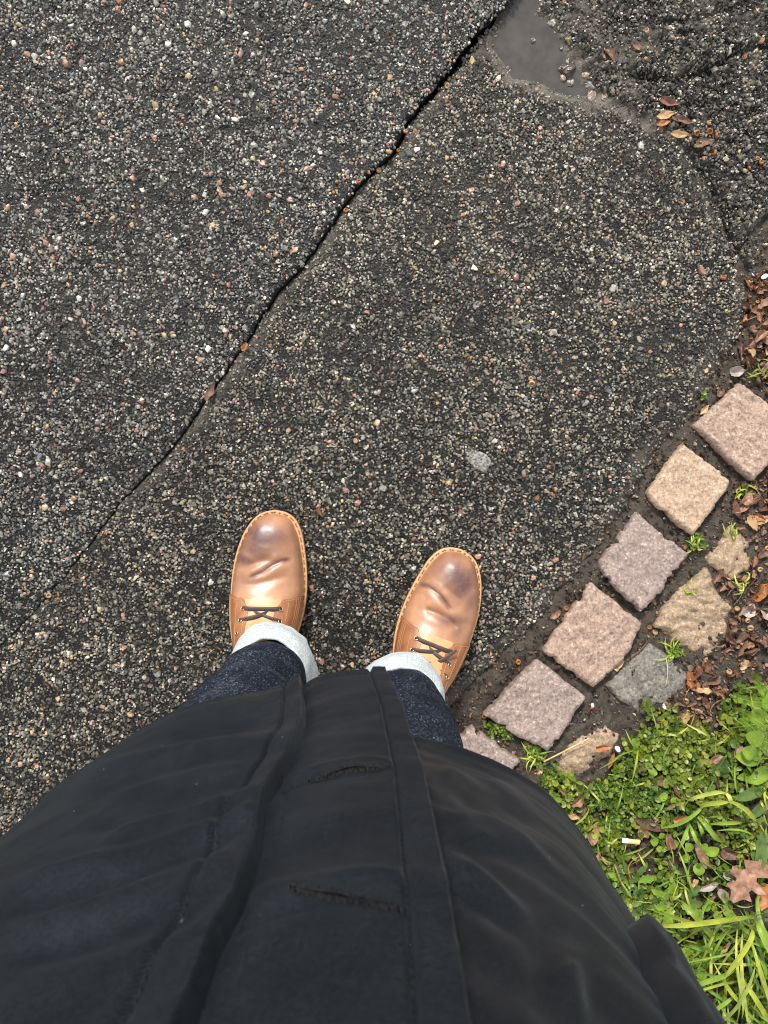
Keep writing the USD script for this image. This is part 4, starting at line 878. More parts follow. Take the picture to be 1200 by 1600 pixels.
# a few specks of lint
parts = []
for q in range(30):
    u, z = (rb.uniform(SEAM, .20) if q % 3 else rb.uniform(L[14], L[17])), rb.uniform(.70, 1.06); a = rb.uniform(0, 6.28); e = .0005 * np.array([math.cos(a), math.sin(a)])
    parts.append(tube(on_coat(np.array([u - e[0], u, u + e[0]]), np.array([z - e[1], z, z + e[1]]), np.array([.0001, .0003, .0001])), [.0001, rb.uniform(.00008, .00018), .0001], 5))
obj('lint', cat_mesh(parts), 'ash', coat, True, kind='stuff')
# sleeves and collar, above the picture
for s in (-1, 1):
    hipc = np.array([-.068, -.305, .92]); sh = hipc + [s * .165, -.02, .43]; el = hipc + [s * .275, -.035, .195]; wr_ = np.array([-.01 + s * .165, -.13, 1.28])
    pth = spl([sh, sh * .5 + el * .5 + [s * .01, 0, 0], el, el * .5 + wr_ * .5, wr_], 60)
    rr = np.linspace(.082, .055, 60) + .004 * np.sin(np.linspace(0, 40, 60))
    v, f = tube(pth, rr, 32, caps=False); obj('sleeve', (v, f), 'coat_twill', coat, True, uv=np.stack([np.tile(np.linspace(0, .3, 32), 60), np.repeat(np.linspace(0, .6, 60), 32)], 1))
v, f = tube(np.array([[-.068 + .075 * math.cos(a), -.325 + .08 * math.sin(a), 1.455 + .012 * math.sin(a)] for a in np.linspace(PI / 2 + .3, PI / 2 + 2 * PI - .3, 40)]), .020, 14, 1.6)
obj('collar', (v, f), 'coat_twill', coat, True, uv=np.zeros((len(v), 2)))

# ------------------------------------------------------------------ fallen leaves, husks and scraps
rl = np.random.default_rng(23)
def leaf_shape(L, Wd, curl, bend, seed, lobes=0, nl=13, nw=7, stalk=True, sharp=.75):
    s = np.linspace(0.22 if seed % 4 == 1 else 0, .80 if seed % 5 == 2 else 1, nl); w = np.sin(PI * np.clip(s, .02, .985) ** .9) ** sharp
    q = np.linspace(-1, 1, nw); S, Q = np.meshgrid(s, q, indexing='ij'); Wq = w[:, None] * np.ones_like(Q)
    if lobes: Wq = Wq * (1 - .45 * np.abs(Q) * (.5 + .5 * np.cos(S * lobes * 2 * PI)))
    x = (S - .5) * L; y = Q * Wq * Wd / 2
    z = curl * Wd * (Q * Wq) ** 2 + bend * L * (2 * S - 1) ** 2 - .05 * Wd * np.exp(-(Q / .18) ** 2)
    z = z + .55 * Wd * n2(S * 2 + seed, Q * 1.2, 1.6, seed)
    y = y * (1 - .35 * abs(curl) * np.abs(Q)) * (1 + .75 * n2(S * 3 + seed * 1.7, np.sign(Q) * 3, 1.3, seed + 5))
    x = x + .16 * L * n2(Q * 2 + seed, S * 2, 1.2, seed + 9); y = y + Wd * .5 * n2(S * 1.3, S * 0 + seed * .7, 1.6, seed + 11)
    V = np.stack([x, y, z], -1).reshape(-1, 3); F = grid_faces(nl, nw)
    if stalk: 
        v, f = tube([[-.5 * L - .25 * L, 0, bend * L + .1 * Wd], [-.5 * L - .1 * L, .02 * L, bend * L], [-.48 * L, 0, bend * L * .95]], [.0005, .0005, .0006], 4); V, F = cat_mesh([(V, F), (v, f)])
    return V, F
def zground(x, y):
    x, y = np.atleast_1d(np.asarray(x, float)), np.atleast_1d(np.asarray(y, float)); cx, ex = crack_x(y), edge_x(y)
    z = np.where(x < cx, left_z(x, y, cx - x), right_z(x, y, x - cx, ex - x)); return np.where(x > ex + .012, np.maximum(soil_z(x, y), -.04), np.maximum(z, np.where(x > ex - .03, soil_z(x, y), -1)))
_zx, _zy = np.arange(-.80, .95, .003), np.arange(-1.0, 1.0, .003)
_ZG = zground(*[m.ravel() for m in np.meshgrid(_zx, _zy)]).reshape(len(_zy), len(_zx))
def zground(x, y):
    """Height of the ground, read from a fine table."""
    i = np.clip(np.rint((np.atleast_1d(y) + 1.0) / .003).astype(int), 0, len(_zy) - 1); j = np.clip(np.rint((np.atleast_1d(x) + .80) / .003).astype(int), 0, len(_zx) - 1); return _ZG[i, j]
def put(mesh, px, py, ang, dz=.003, tiltx=0, tilty=0, zoff=None):
    g = W(px, py, 0.0); z = zground(g[0], g[1])[0] + dz if zoff is None else zoff; c = W(px, py, z)
    v, f = mesh; return v @ rotm(tiltx, tilty, ang).T + c, f
def fallen(px, py, L, Wd, ang, mat, label, group=None, curl=.25, bend=.05, dz=.004, tx=0, ty=0, lobes=0, name='fallen_leaf', cat='leaf', stalk=False, zoff=None, sharp=.75):
    sd = int(rl.integers(1, 90)); m = put(leaf_shape(L, Wd, curl, bend, sd, lobes, stalk=stalk, sharp=sharp), px, py, ang, dz, tx, ty, zoff)
    at = {'tint': np.repeat((rl.uniform(.65, 1.25) * np.array([1, rl.uniform(.85, 1.05), rl.uniform(.8, 1.05)]))[None], len(m[0]), 0)} if mat == 'dead_leaf' else None
    return obj(name, m, mat, None, True, label, cat, group, attrs=at)
R = math.radians
# single leaves one can point to
for a in [(328, 612, .030, .013, R(60), 'dead_leaf', 'small brown leaf stuck on the crack left of centre', None, .3, .1),
          (383, 541, .018, .008, R(50), 'dead_orange', 'small ochre leaf scrap on the crack, up from the brown leaf', None, .3, .0),
          (500, 799, .022, .009, R(-60), 'dead_leaf', 'small rolled brown leaf on the asphalt just right of the left boot tip', None, .8, .0),
          (166, 832, .012, .007, R(60), 'dead_orange', 'orange leaf crumb at the faint lower end of the crack', None, .3, .0),
          (1044, 161, .032, .014, R(-10), 'dead_leaf', 'uppermost dark brown leaf of the small pile beyond the puddle', None, .3, .05),
          (1040, 181, .032, .014, R(15), 'dead_tan', 'tan leaf in the pile beyond the puddle, under the uppermost one', None, .25, .08),
          (1066, 188, .030, .012, R(-20), 'dead_leaf', 'brown leaf on the right of the small pile beyond the puddle', None, .3, .05),
          (1036, 192, .024, .010, R(20), 'dead_orange', 'yellowish leaf at the left end of the small pile', None, .2, .05),
          (1062, 210, .030, .011, R(-5), 'dead_tan', 'narrow pale brown leaf at the lower left of the small pile', None, .2, .05),
          (1098, 224, .036, .014, R(10), 'dead_leaf', 'broad brown leaf at the lower right of the small pile', None, .2, .05),
          (955, 84, .034, .012, R(-55), 'dead_dark', 'dark wet leaf lying on the rough patch right of the puddle', None, .2, .02),
          (999, 74, .024, .008, R(-25), 'dead_pink', 'thin pinkish leaf on the rough patch above the leaf pile', None, .2, .02),
          (1148, 581, .032, .019, R(10), 'dead_grey', 'pale grey pink folded leaf just above the top sett', None, .45, .1),
          (1124, 612, .018, .014, R(70), 'dead_leaf', 'brown curled leaf touching the upper left side of the top sett', None, .4, .1),
          (1101, 640, .022, .009, R(45), 'dead_tan', 'narrow tan leaf on the mud left of the top sett', None, .3, .05),
          (1162, 788, .048, .017, R(35), 'dead_pink', 'long pink curled leaf right of the pale tan sett', None, .4, .12),
          (1185, 812, .036, .014, R(10), 'dead_tan', 'tan leaf at the right edge below the pink curled leaf', None, .25, .05),
          (1186, 925, .036, .022, R(40), 'dead_orange', 'bright reddish leaf at the right edge beside the broken stones', None, .35, .1),
          (1167, 955, .030, .020, R(60), 'dead_grey', 'mauve grey leaf curled on the soil at the right edge', None, .4, .1),
          (1020, 938, .018, .009, R(-60), 'dead_leaf', 'small brown leaf on the corner of the mauve sett', None, .4, .05),
          (965, 1041, .026, .012, R(45), 'dead_tan', 'tan leaf lying beside the fourth sett', None, .25, .05),
          (940, 1167, .034, .012, R(8), 'dead_orange', 'reddish brown leaf lying on the low broken stone', None, .35, .10),
          (955, 1188, .026, .008, R(70), 'dead_orange', 'small orange leaf standing at the edge of the low broken stone', None, .3, .05),
          (868, 961, .020, .012, R(30), 'dead_leaf', 'brown leaf on the mud left of the fourth sett', None, .3, .1),
          (822, 1166, .022, .012, R(80), 'dead_tan', 'pale tan leaf under the notched sett', None, .3, .05),
          (842, 1201, .022, .014, R(50), 'dead_tan', 'folded tan leaf beside the coat below the notched sett', None, .35, .05),
          (884, 1238, .028, .012, R(-40), 'dead_leaf', 'brown leaf at the coat edge in the first green', None, .3, .05),
          (904, 1252, .024, .015, R(45), 'dead_leaf', 'curled brown leaf in the moss near the coat', None, .5, .1),
          (897, 1276, .018, .010, R(-20), 'dead_tan', 'pale pointed leaf touching the coat edge', None, .2, .05),
          (928, 1303, .034, .018, R(70), 'dead_pink', 'pinkish oval leaf by the coat, left of the cigarette end', None, .3, .05),
          (1070, 1119, .028, .012, R(10), 'dead_tan', 'light tan leaf at the upper rim of the chickweed', None, .25, .05),
          (1065, 1176, .028, .012, R(-35), 'dead_leaf', 'brown leaf lying on the chickweed', None, .2, .05),
          (1117, 1186, .026, .012, R(25), 'dead_pink', 'pale pink notched leaf in the chickweed', None, .3, .1),
          (1032, 1219, .032, .014, R(-5), 'dead_dark', 'dark brown oval leaf in the middle of the green', None, .15, .02),
          (1088, 1230, .034, .020, R(-50), 'dead_dark', 'dark purple brown leaf beside the yellow grass blades', None, .3, .05),
          (1018, 1288, .060, .016, R(-18), 'dead_dark', 'long dark leaf above the cigarette end', None, .3, .03),
          (1062, 1280, .034, .012, R(20), 'dead_orange', 'orange red leaf half hidden by a grass blade', None, .3, .05),
          (1006, 1300, .030, .018, R(-75), 'dead_tan', 'cream and tan withered leaf right of the cigarette end', None, .5, .1),
          (1138, 1330, .032, .022, R(-30), 'dead_dark', 'crumpled dark purple leaf above the large lobed leaf', None, .4, .1),
          (1095, 1338, .042, .014, R(-65), 'dead_pink', 'upright pinkish leaf among the grass, left of the dark purple leaf', None, .4, .05),
          (1108, 1384, .034, .013, R(20), 'dead_grey', 'grey cream curled leaf left of the large lobed leaf', None, .5, .1),
          (1127, 1398, .036, .017, R(-60), 'dead_grey', 'grey folded leaf pointing down from the large lobed leaf', None, .6, .15),
          (1140, 1368, .040, .016, R(-25), 'dead_grey', 'pale grey wrinkled leaf touching the large lobed leaf', None, .5, .1),
          (1190, 1395, .050, .026, R(80), 'dead_orange', 'orange brown leaf under the large lobed leaf', None, .3, .1),
          (1194, 1360, .040, .020, R(85), 'dead_pink', 'brown pink leaf at the right edge behind the large lobed leaf', None, .3, .1),
          (1133, 1480, .034, .009, R(55), 'dead_tan', 'narrow tan leaf in the dark under the bent yellow blades', None, .3, .05),
          (1105, 1516, .014, .010, R(50), 'dead_leaf', 'small brown leaf in the dark hollow under the long grass', None, .4, .05),
          (1176, 1284, .030, .014, R(-60), 'dead_leaf', 'brown leaf at the right edge beside the folded grass blade', None, .3, .1),
          (1190, 1262, .030, .012, R(20), 'dead_orange', 'small rusty leaf at the right edge under the broad leaved plant', None, .3, .1),
          (1028, 1448, .022, .008, R(-60), 'dead_leaf', 'brown pointed leaf under the brown tipped grass blade', None, .3, .05)]:
    y = a[1]; on_green = a[0] > 860 and y > 1125
    fallen(*a, dz=.020 if on_green else .004, tx=rl.uniform(-.15, .15), ty=rl.uniform(-.15, .15))
# the large lobed leaf
def lobed(L):
    out = np.array([(-.62, 0), (-.5, .05), (-.34, .30), (-.20, .16), (-.12, .20), (-.02, .50), (.10, .40), (.10, .20), (.20, .18), (.34, .34), (.40, .20), (.62, .05), (.62, -.05), (.42, -.16), (.36, -.32), (.20, -.18), (.10, -.20), (.08, -.44), (-.06, -.46), (-.13, -.20), (-.22, -.16), (-.36, -.30), (-.52, -.06)]) * L
    p = Polygon(out).buffer(.012 * L, quad_segs=3); v, f = trimesh.creation.triangulate_polygon(p, engine='earcut'); v, f = trimesh.remesh.subdivide_to_size(np.c_[v, 0 * v[:, 0]], f, .0055)
    v[:, 2] = .34 * L * n2(v[:, 0] / L, v[:, 1] / L, 3.2, 4, 3) + .28 * L * (v[:, 1] / L) ** 2 - .018 * L * np.exp(-(v[:, 1] / (.03 * L)) ** 2) + .12 * L * (v[:, 0] / L) ** 2
    return v, f
obj('fallen_leaf', put(lobed(.062), 1166, 1375, R(-128), .034, .15, -.1), 'dead_pink', None, True, 'largest dead leaf, light brown and deeply lobed, on the grass at the right edge', 'leaf')
# the litter that fills the soil
litter = Polygon([(1165, 440), (1240, 380), (1240, 1110), (1150, 1060), (1130, 1140), (1060, 1130), (1025, 1110), (1065, 1075), (1075, 1040), (1125, 1020), (1145, 960), (1110, 890), (1165, 900), (1182, 860), (1150, 815), (1150, 760), (1195, 745), (1240, 690), (1180, 590), (1155, 560)])
spots = []
PROTO = [leaf_shape(1, rl.uniform(.4, .9), rl.uniform(-.4, .8), rl.uniform(-.1, .2), int(rl.integers(1, 99)), 0, 5, 4, False) for _ in range(40)]
LANDMARKS = [('the topmost sett', 1160, 672), ('the pale tan sett', 1076, 765), ('the mauve sett', 1005, 880), ('the fourth sett', 927, 993), ('the notched sett', 836, 1103), ('the small broken stone', 1145, 863),
             ('the large broken stone', 1085, 960), ('the dark grey stone', 1012, 1060), ('the low broken stone', 917, 1177), ('the chickweed patch', 1060, 1160), ('the spoon rosette', 1180, 1180), ('the cigarette end', 985, 1314),
             ('the lobed leaf', 1166, 1375), ('the folded blades', 1120, 1250), ('the toothed rosette', 1010, 1425), ('the pocket flap', 1040, 1500), ('the brown tipped blade', 1085, 1446), ('the bent blade', 1160, 1490),
             ('the puddle', 850, 90), ('the leaf pile', 1065, 195), ('the left boot', 424, 890), ('the right boot', 700, 940), ('the whitish splat', 747, 719), ('the white scrap', 1195, 432), ('the corner', 1200, 1600), ('the feathery fronds', 1165, 1095)]
TEN = ['just touching', 'just right of', 'just below', 'just left of', 'just above']
def where(px, py):
    k = min(LANDMARKS, key=lambda m: math.hypot(m[1] - px, m[2] - py)); dx, dy = px - k[1], py - k[2]; dd = math.hypot(dx, dy)
    far = 'close ' if dd < 30 else ('' if dd < 60 else 'well ')
    v = 'above' if dy < -.42 * abs(dx) - 3 else ('below' if dy > .42 * abs(dx) + 3 else ''); h = 'right' if dx > .42 * abs(dy) + 3 else ('left' if dx < -.42 * abs(dy) - 3 else '')
    if dd < 8: return f'right beside {k[0]}'
    return f'{far}{v} and {h} of {k[0]}' if v and h else (f'{far}{v} {k[0]}' if v else f'{far}{h} of {k[0]}')
def sizeword(L): return 'tiny' if L < .016 else ('small' if L < .021 else ('medium' if L < .027 else 'larger'))
def flakes(poly, n, dz):
    pts = np.stack([rl.uniform(poly.bounds[0], poly.bounds[2], n * 3), rl.uniform(poly.bounds[1], poly.bounds[3], n * 3)], 1); pts = pts[contains_xy(poly, pts[:, 0], pts[:, 1])][:n]
    ms, ts_ = [], []; zs = zground((pts[:, 0] - 600) / 1000, (800 - pts[:, 1]) / 1000)
    for p, zg in zip(pts, zs):
        L = rl.lognormal(-5.05, .35); v, f = PROTO[rl.integers(0, len(PROTO))]; z = zg + rl.uniform(.001, dz)
        v = (v * [L, L * rl.uniform(.8, 1.2), L]) @ rotm(rl.normal(0, .5), rl.normal(0, .5), rl.uniform(0, 6.28)).T + W(p[0], p[1], z); ms.append((v, f))
        ts_.append(np.repeat((np.array([(1, 1, 1), (.35, .33, .33), (1.35, 1.5, 1.6), (.6, .55, .5), (1.1, 1.25, 1.5)])[rl.integers(0, 5)] * rl.uniform(.7, 1.3))[None], len(v), 0))
    return cat_mesh(ms), np.vstack(ts_)
def scatter(poly, n, mind):
    got = []
    x0, y0, x1, y1 = poly.bounds
    for _ in range(n * 60):
        if len(got) >= n: break
        p = np.array([rl.uniform(x0, x1), rl.uniform(y0, y1)])
        if contains_xy(poly, *p) and all(np.abs(p - q).max() > mind for q in got): got.append(p)
    return got
words = {'dead_leaf': 'brown', 'dead_tan': 'tan', 'dead_dark': 'dark brown', 'dead_pink': 'dusty pink', 'dead_orange': 'rust coloured', 'dead_grey': 'greyish'}
for p in scatter(litter, 125, 9):
    mat = rl.choice(['dead_leaf', 'dead_tan', 'dead_dark', 'dead_pink', 'dead_orange', 'dead_grey'], p=[.40, .14, .28, .09, .03, .06])
    zone = 'above the top sett' if p[1] < 600 else ('beside the broken row of stones' if p[1] < 1020 else 'between the dark grey stone and the green plants')
    L = rl.uniform(.014, .034)
    fallen(p[0], p[1], L, L * rl.uniform(.38, .65), rl.uniform(0, 6.28), mat, f'{sizeword(L)} {words[mat]} dead leaf {where(*p)}', 'dead leaves in the litter beside the setts', rl.uniform(.1, .7), rl.uniform(0, .14), rl.uniform(.002, .010), rl.normal(0, .3), rl.normal(0, .3), lobes=int(rl.choice([0, 0, 2, 3])), sharp=rl.uniform(.45, 1.2))
green = Polygon([(1015, 1118), (1062, 1130), (1128, 1152), (1150, 1075), (1215, 1050), (1230, 1660), (1040, 1660), (960, 1420), (890, 1262), (862, 1222), (885, 1226), (930, 1212), (975, 1180), (985, 1150)])
for p in scatter(green, 60, 14):
    mat = rl.choice(['dead_leaf', 'dead_tan', 'dead_dark', 'dead_pink'], p=[.45, .2, .25, .10]); L = rl.uniform(.014, .036)
    fallen(p[0], p[1], L, L * rl.uniform(.35, .55), rl.uniform(0, 6.28), mat, f'{sizeword(L)} {words[mat]} dead leaf {where(*p)}', 'dead leaves caught among the low plants', rl.uniform(.1, .5), rl.uniform(0, .1), rl.uniform(.006, .020), rl.normal(0, .3), rl.normal(0, .3))
m, tv = flakes(litter, 1100, .006); obj('leaf_crumbs', m, 'dead_leaf', None, True, 'crumbled leaf litter covering the soil at the right', 'leaf litter', kind='stuff', attrs={'tint': tv})
m, tv = flakes(green, 500, .016); obj('leaf_crumbs', m, 'dead_leaf', None, True, 'leaf crumbs scattered through the low green plants', 'leaf litter', kind='stuff', attrs={'tint': tv})
m, tv = flakes(Polygon([(700, 1130), (760, 1075), (850, 985), (1000, 790), (1060, 700), (1090, 670), (1010, 780), (930, 890), (850, 1020), (760, 1120), (860, 1230), (900, 1230), (1000, 1120), (950, 1075), (1100, 880), (1180, 760), (1140, 830), (1060, 980), (1010, 1010), (940, 1130), (850, 1200)]).buffer(3), 260, .004); obj('leaf_crumbs', m, 'dead_leaf', None, True, 'leaf crumbs and grit in the joints round the setts', 'leaf litter', kind='stuff', attrs={'tint': tv})
# seed husks: little open cups
def husk(r):
    a = np.linspace(0, 2 * PI, 13)[:-1]; pr = [(.05, 0), (.6, .08), (.95, .4), (1, .8), (.8, 1.1), (.62, 1.12), (.55, .8), (.3, .55), (.03, .5)]
    V = np.array([[r * k * math.cos(t), r * k * math.sin(t) * .9, r * z] for k, z in pr for t in a]); return V, grid_faces(len(pr), 12, True)
hs = [(930 - 930 + 1087, 207), (1075, 218), (1108, 206), (1118, 212), (1106, 194), (1118, 240), (1152, 237), (1011, 50), (1172, 262), (1188, 255), (1183, 247), (714, 122), (632, 207), (621, 236), (831, 597), (829, 592), (858, 516), (1180, 450), (1189, 446), (1172, 441), (1196, 452), (809, 1033), (884, 951), (757, 1120), (803, 1186), (1025, 958), (1015, 980), (1022, 990), (1072, 1092), (1090, 1110), (1040, 1100), (1085, 1070), (1129, 436), (590, 268), (540, 330), (560, 285), (607, 240), (700, 135), (92, 935), (78, 930)]
for i, (x, y) in enumerate(hs):
    zone = 'pile beyond the puddle' if x > 980 and y < 300 else ('crack or the open asphalt' if x < 900 and y < 940 else 'mud and soil round the setts')
    obj('seed_husk', put(husk(rl.uniform(.0032, .0054)), x, y, rl.uniform(0, 6), .0005, rl.normal(0, .5), rl.normal(0, .5)), str(rl.choice(['dead_tan', 'dead_orange'])), None, 40, f'round tan seed husk {where(x, y)}', 'seed husk', f'seed husks on the {zone}')
for p in scatter(litter, 34, 10):
    obj('seed_husk', put(husk(rl.uniform(.003, .0052)), p[0], p[1], rl.uniform(0, 6), .003, rl.normal(0, .6), rl.normal(0, .6)), 'dead_tan', None, 40, f'round tan seed husk in the litter {where(*p)}', 'seed husk', 'seed husks in the leaf litter')
# twigs and straws
def stick(pts, rad, mat, name, label, cat, group=None):
    P3 = []
    for x, y, dz in pts: g = W(x, y, 0); z = zground(g[0], g[1])[0] + dz; P3.append(W(x, y, z))
    obj(name, tube(spl(P3, 14), np.linspace(rad, rad * .6, 14), 6), mat, None, True, label, cat, group)
stick([(850, 1190, .012), (885, 1172, .020), (921, 1153, .022)], .0013, 'straw', 'straw', 'pale dry straw running from the notched sett to the low broken stone', 'straw')
stick([(985, 1029, .005), (997, 1019, .009), (1010, 1004, .007)], .0014, 'rubber_sole', 'twig', 'short black twig between the fourth sett and the dark grey stone', 'twig')
stick([(1041, 1030, .014), (1043, 1050, .018), (1040, 1072, .016)], .0007, 'straw', 'straw', 'thin pale stalk hanging over the dark grey stone', 'straw')
stick([(960, 1350, .028), (968, 1372, .030), (976, 1392, .022)], .0014, 'twig', 'twig', 'reddish twig beside the coat, below the cigarette end', 'twig')
stick([(985, 1372, .03), (984, 1350, .034), (1000, 1338, .034)], .0012, 'dead_orange', 'twig', 'orange bent stalk below the cigarette end', 'twig')
for i in range(26):
    p = scatter(litter, 1, 1)[0] if i < 16 else scatter(green, 1, 1)[0]; a = rl.uniform(0, 6.28); L = rl.uniform(14, 34); q = p + L * np.array([math.cos(a), math.sin(a)]); m = (p + q) / 2 + rl.normal(0, 3, 2)
    stick([(*p, .004 + .012 * (i >= 16)), (*m, .009 + .012 * (i >= 16)), (*q, .005 + .012 * (i >= 16))], rl.uniform(.0005, .0010), 'twig', 'twig', f'thin brown twig {where(*p)}' if i < 16 else f'thin brown stalk {where(*p)}', 'twig', 'twigs in the litter' if i < 16 else 'stalks among the plants')
# cigarette end, paper scraps, a white mark
cg = thing('cigarette_end', 'smoked cigarette end with tan filter lying on the low plants', 'cigarette end', loc=(0, 0, 0))
a, b, c_ = W(972, 1313, .022), W(981, 1314, .0225), W(999, 1316, .024)
obj('paper', tube([a, b], .0037, 14), 'paper_white', cg, 40); obj('filter', tube([b, c_], .0036, 14), 'filter_tan', cg, 40); obj('ash_tip', tube([a - (b - a) * .04, a + (b - a) * .02], .0024, 10), 'ash', cg, 40)
def scrap(x, y, s, mat, label, dz=.004, seed=0):
    m = trimesh.creation.icosphere(1); v = np.array(m.vertices) * [s, s * .6, s * .35]; v = v * (1 + .5 * n2(v[:, 0], v[:, 1], 300, seed)[:, None]); obj('paper_scrap', put((v, m.faces), x, y, seed * 1.7, dz), mat, None, False, label, 'paper scrap')
scrap(926, 1102, .0040, 'paper_white', 'tiny white scrap under the fourth sett', .004, 1); scrap(925, 1106, .0026, 'red_scrap', 'tiny red scrap under the fourth sett', .006, 2)
scrap(1038, 1104, .0048, 'paper_white', 'white paper crumb at the lower edge of the dark grey stone', .005, 3); scrap(1195, 432, .006, 'paper_white', 'white scrap at the right edge of the asphalt', .006, 4)
scrap(965, 1170, .006, 'paper_white', 'pale bluish scrap right of the low broken stone', .016, 5)
m = trimesh.creation.icosphere(3); 
v = np.array(m.vertices); v = v * (1 + .9 * n2(v[:, 0], v[:, 1], 2.2, 3)[:, None]) * [.021, .013, .0016] 
obj('white_splat', put((v, m.faces), 747, 719, R(-15), .0020), 'chalk', None, False, 'dried whitish splat on the asphalt above the right boot', 'splat')

# ------------------------------------------------------------------ plants
rp = np.random.default_rng(77)
def leaflet(n, base, dirv, nrm, L, Wd, cup=.2):
    """n rounded leaflets as 8-vertex fans; base, dirv, nrm: (n,3)."""
    side = np.cross(nrm, dirv); prof = np.array([(0, 0, 0), (.28, .42, .5), (.62, .5, .6), (.9, .28, .35), (1.0, 0, 0), (.9, -.28, .35), (.62, -.5, .6), (.28, -.42, .5), (.5, 0, -.12)])
    V = base[:, None] + prof[None, :, :1] * L[:, None, None] * dirv[:, None] + prof[None, :, 1:2] * Wd[:, None, None] * side[:, None] + prof[None, :, 2:] * (cup * Wd)[:, None, None] * nrm[:, None]
    i = np.arange(8); F = np.stack([np.full(8, 8), i, (i + 1) % 8], 1); return V.reshape(-1, 3), (np.arange(n)[:, None, None] * 9 + F[None]).reshape(-1, 3)
def unit(v): return v / np.maximum(np.linalg.norm(v, axis=-1, keepdims=True), 1e-9)
def gpts(poly_px, n, dens=None):
    x0, y0, x1, y1 = poly_px.bounds; out = np.zeros((0, 2))
    while len(out) < n:
        p = np.stack([rp.uniform(x0, x1, n), rp.uniform(y0, y1, n)], 1); k = contains_xy(poly_px, p[:, 0], p[:, 1])
        if dens is not None: k &= rp.random(n) < dens(p)
        out = np.vstack([out, p[k]])
    return out[:n]
def sprigs(pts, hmax, Lr, nl, col, spread=.012):
    """Small plants: each a short leaning stem with leaflets round it."""
    n = len(pts); x, y = (pts[:, 0] - 600) / 1000, (800 - pts[:, 1]) / 1000; z = zground(x, y)
    Vs, Fs, Ts, k0 = [], [], [], 0
    tip = np.stack([x, y, z], 1) + np.stack([rp.normal(0, spread, n), rp.normal(0, spread, n), hmax * rp.uniform(.35, 1.0, n)], 1); b = np.stack([x, y, z - .002], 1)
    tone = np.array(col)[rp.integers(0, len(col), n)] * rp.uniform(.7, 1.25, (n, 1))
    for q in range(nl):
        f = rp.uniform(.45, 1.0, n)[:, None] if q else np.ones((n, 1)); p = b + (tip - b) * f
        az = rp.uniform(0, 6.28, n) + q * 2.4; el = rp.uniform(-.1, .75, n); dv = np.stack([np.cos(az) * np.cos(el), np.sin(az) * np.cos(el), np.sin(el)], 1)
        up = unit(np.array([0, 0, 1.0]) + rp.normal(0, .25, (n, 3))); nr = unit(up - (up * dv).sum(1, keepdims=True) * dv)
        L = rp.uniform(*Lr, n) * (1.1 - .4 * (q / nl)); v, fc = leaflet(n, p + dv * L[:, None] * .25, dv, nr, L, L * rp.uniform(.55, .85, n), .18)
        Vs.append(v); Fs.append(fc + k0); k0 += len(v); Ts.append(np.repeat(tone * rp.uniform(.85, 1.15, (n, 1)), 9, 0))
    return np.vstack(Vs), np.vstack(Fs), np.vstack(Ts)
patchy = lambda s, seed, lo, hi: (lambda p: np.clip((n2(p[:, 0] / 1000, p[:, 1] / 1000, s, seed) - lo) / (hi - lo), .04, 1))
parts = []
parts.append(sprigs(gpts(green, 900, patchy(24, 61, .02, .13)), .026, (.0045, .0115), 9, [(1, 1, 1), (1.35, 1.15, 1.1), (.8, .9, .8), (.5, .68, .6)]))
cw = Polygon([(1000, 1112), (1050, 1108), (1125, 1165), (1135, 1215), (1060, 1235), (1000, 1200)]); parts.append(sprigs(gpts(cw, 300, patchy(30, 62, -.06, .06)), .024, (.0055, .010), 8, [(1.15, 1.08, 1), (1, 1, 1), (1.3, 1.1, 1.1)]))
moss = Polygon([(905, 1235), (960, 1210), (1060, 1215), (1090, 1290), (1010, 1300), (940, 1290)]); parts.append(sprigs(gpts(moss, 700, patchy(30, 63, -.1, .05)), .018, (.0028, .0055), 9, [(.50, .72, .6), (.42, .6, .5), (.9, .95, .8)], .006))
for (x, y, r, n) in [(790, 1142, 14, 30), (775, 1135, 10, 18), (836, 1172, 12, 22), (860, 1212, 14, 40), (842, 1185, 10, 16), (1090, 852, 12, 14), (1058, 1016, 10, 10), (985, 980, 9, 8), (885, 1255, 18, 50), (905, 1285, 14, 40), (1100, 620, 5, 5), (1165, 765, 8, 8)]:
    parts.append(sprigs(gpts(Point(x, y).buffer(r), n), .012, (.0032, .0062), 7, [(.95, 1, .9), (.7, .85, .7)], .005))
V, F = cat_mesh([(p[0], p[1]) for p in parts])
obj('ground_cover', (V, F), 'green_leaf', None, True, 'low carpet of small round leaved weeds and moss at the lower right', 'weeds', kind='stuff', attrs={'tint': np.vstack([p[2] for p in parts])})

def ribbon(pts, wid, fold=.22, twist=0.0, up=(0, 0, 1)):
    pts = np.asarray(pts); n = len(pts); t = unit(np.gradient(pts, axis=0)); s = unit(np.cross(t, up)); u = np.cross(s, t); a = np.linspace(0, twist, n)[:, None]
    s, u = s * np.cos(a) + u * np.sin(a), u * np.cos(a) - s * np.sin(a); w = np.asarray(wid)[:, None]
    V = np.stack([pts - s * w / 2 + u * w * fold, pts, pts + s * w / 2 + u * w * fold], 1).reshape(-1, 3); return V, grid_faces(n, 3)
def blade(px_pts, width, n=16, **kw):
    """px_pts: (px, py, height above the soil)."""
    P3 = []
    for x, y, h in px_pts: g = W(x, y, .01); z = zground(g[0], g[1])[0] + h; P3.append(W(x, y, z))
    p = spl(P3, n); s = np.linspace(0, 1, n); return ribbon(p, width * np.minimum(1, .55 + s * 1.6) * np.clip((1 - s) * 3.2, .08, 1) ** .8, **kw)
def tinted(m, c, brown_tip=0.0):
    v, f = m; n = len(v) // 3; s = np.repeat(np.linspace(0, 1, n), 3)[:, None]; c = np.array(c, float)
    return m, {'tint': c * (1 - brown_tip * sstep(s, .78, .92)) + np.array([1.9, .62, .6]) * brown_tip * sstep(s, .78, .92)}
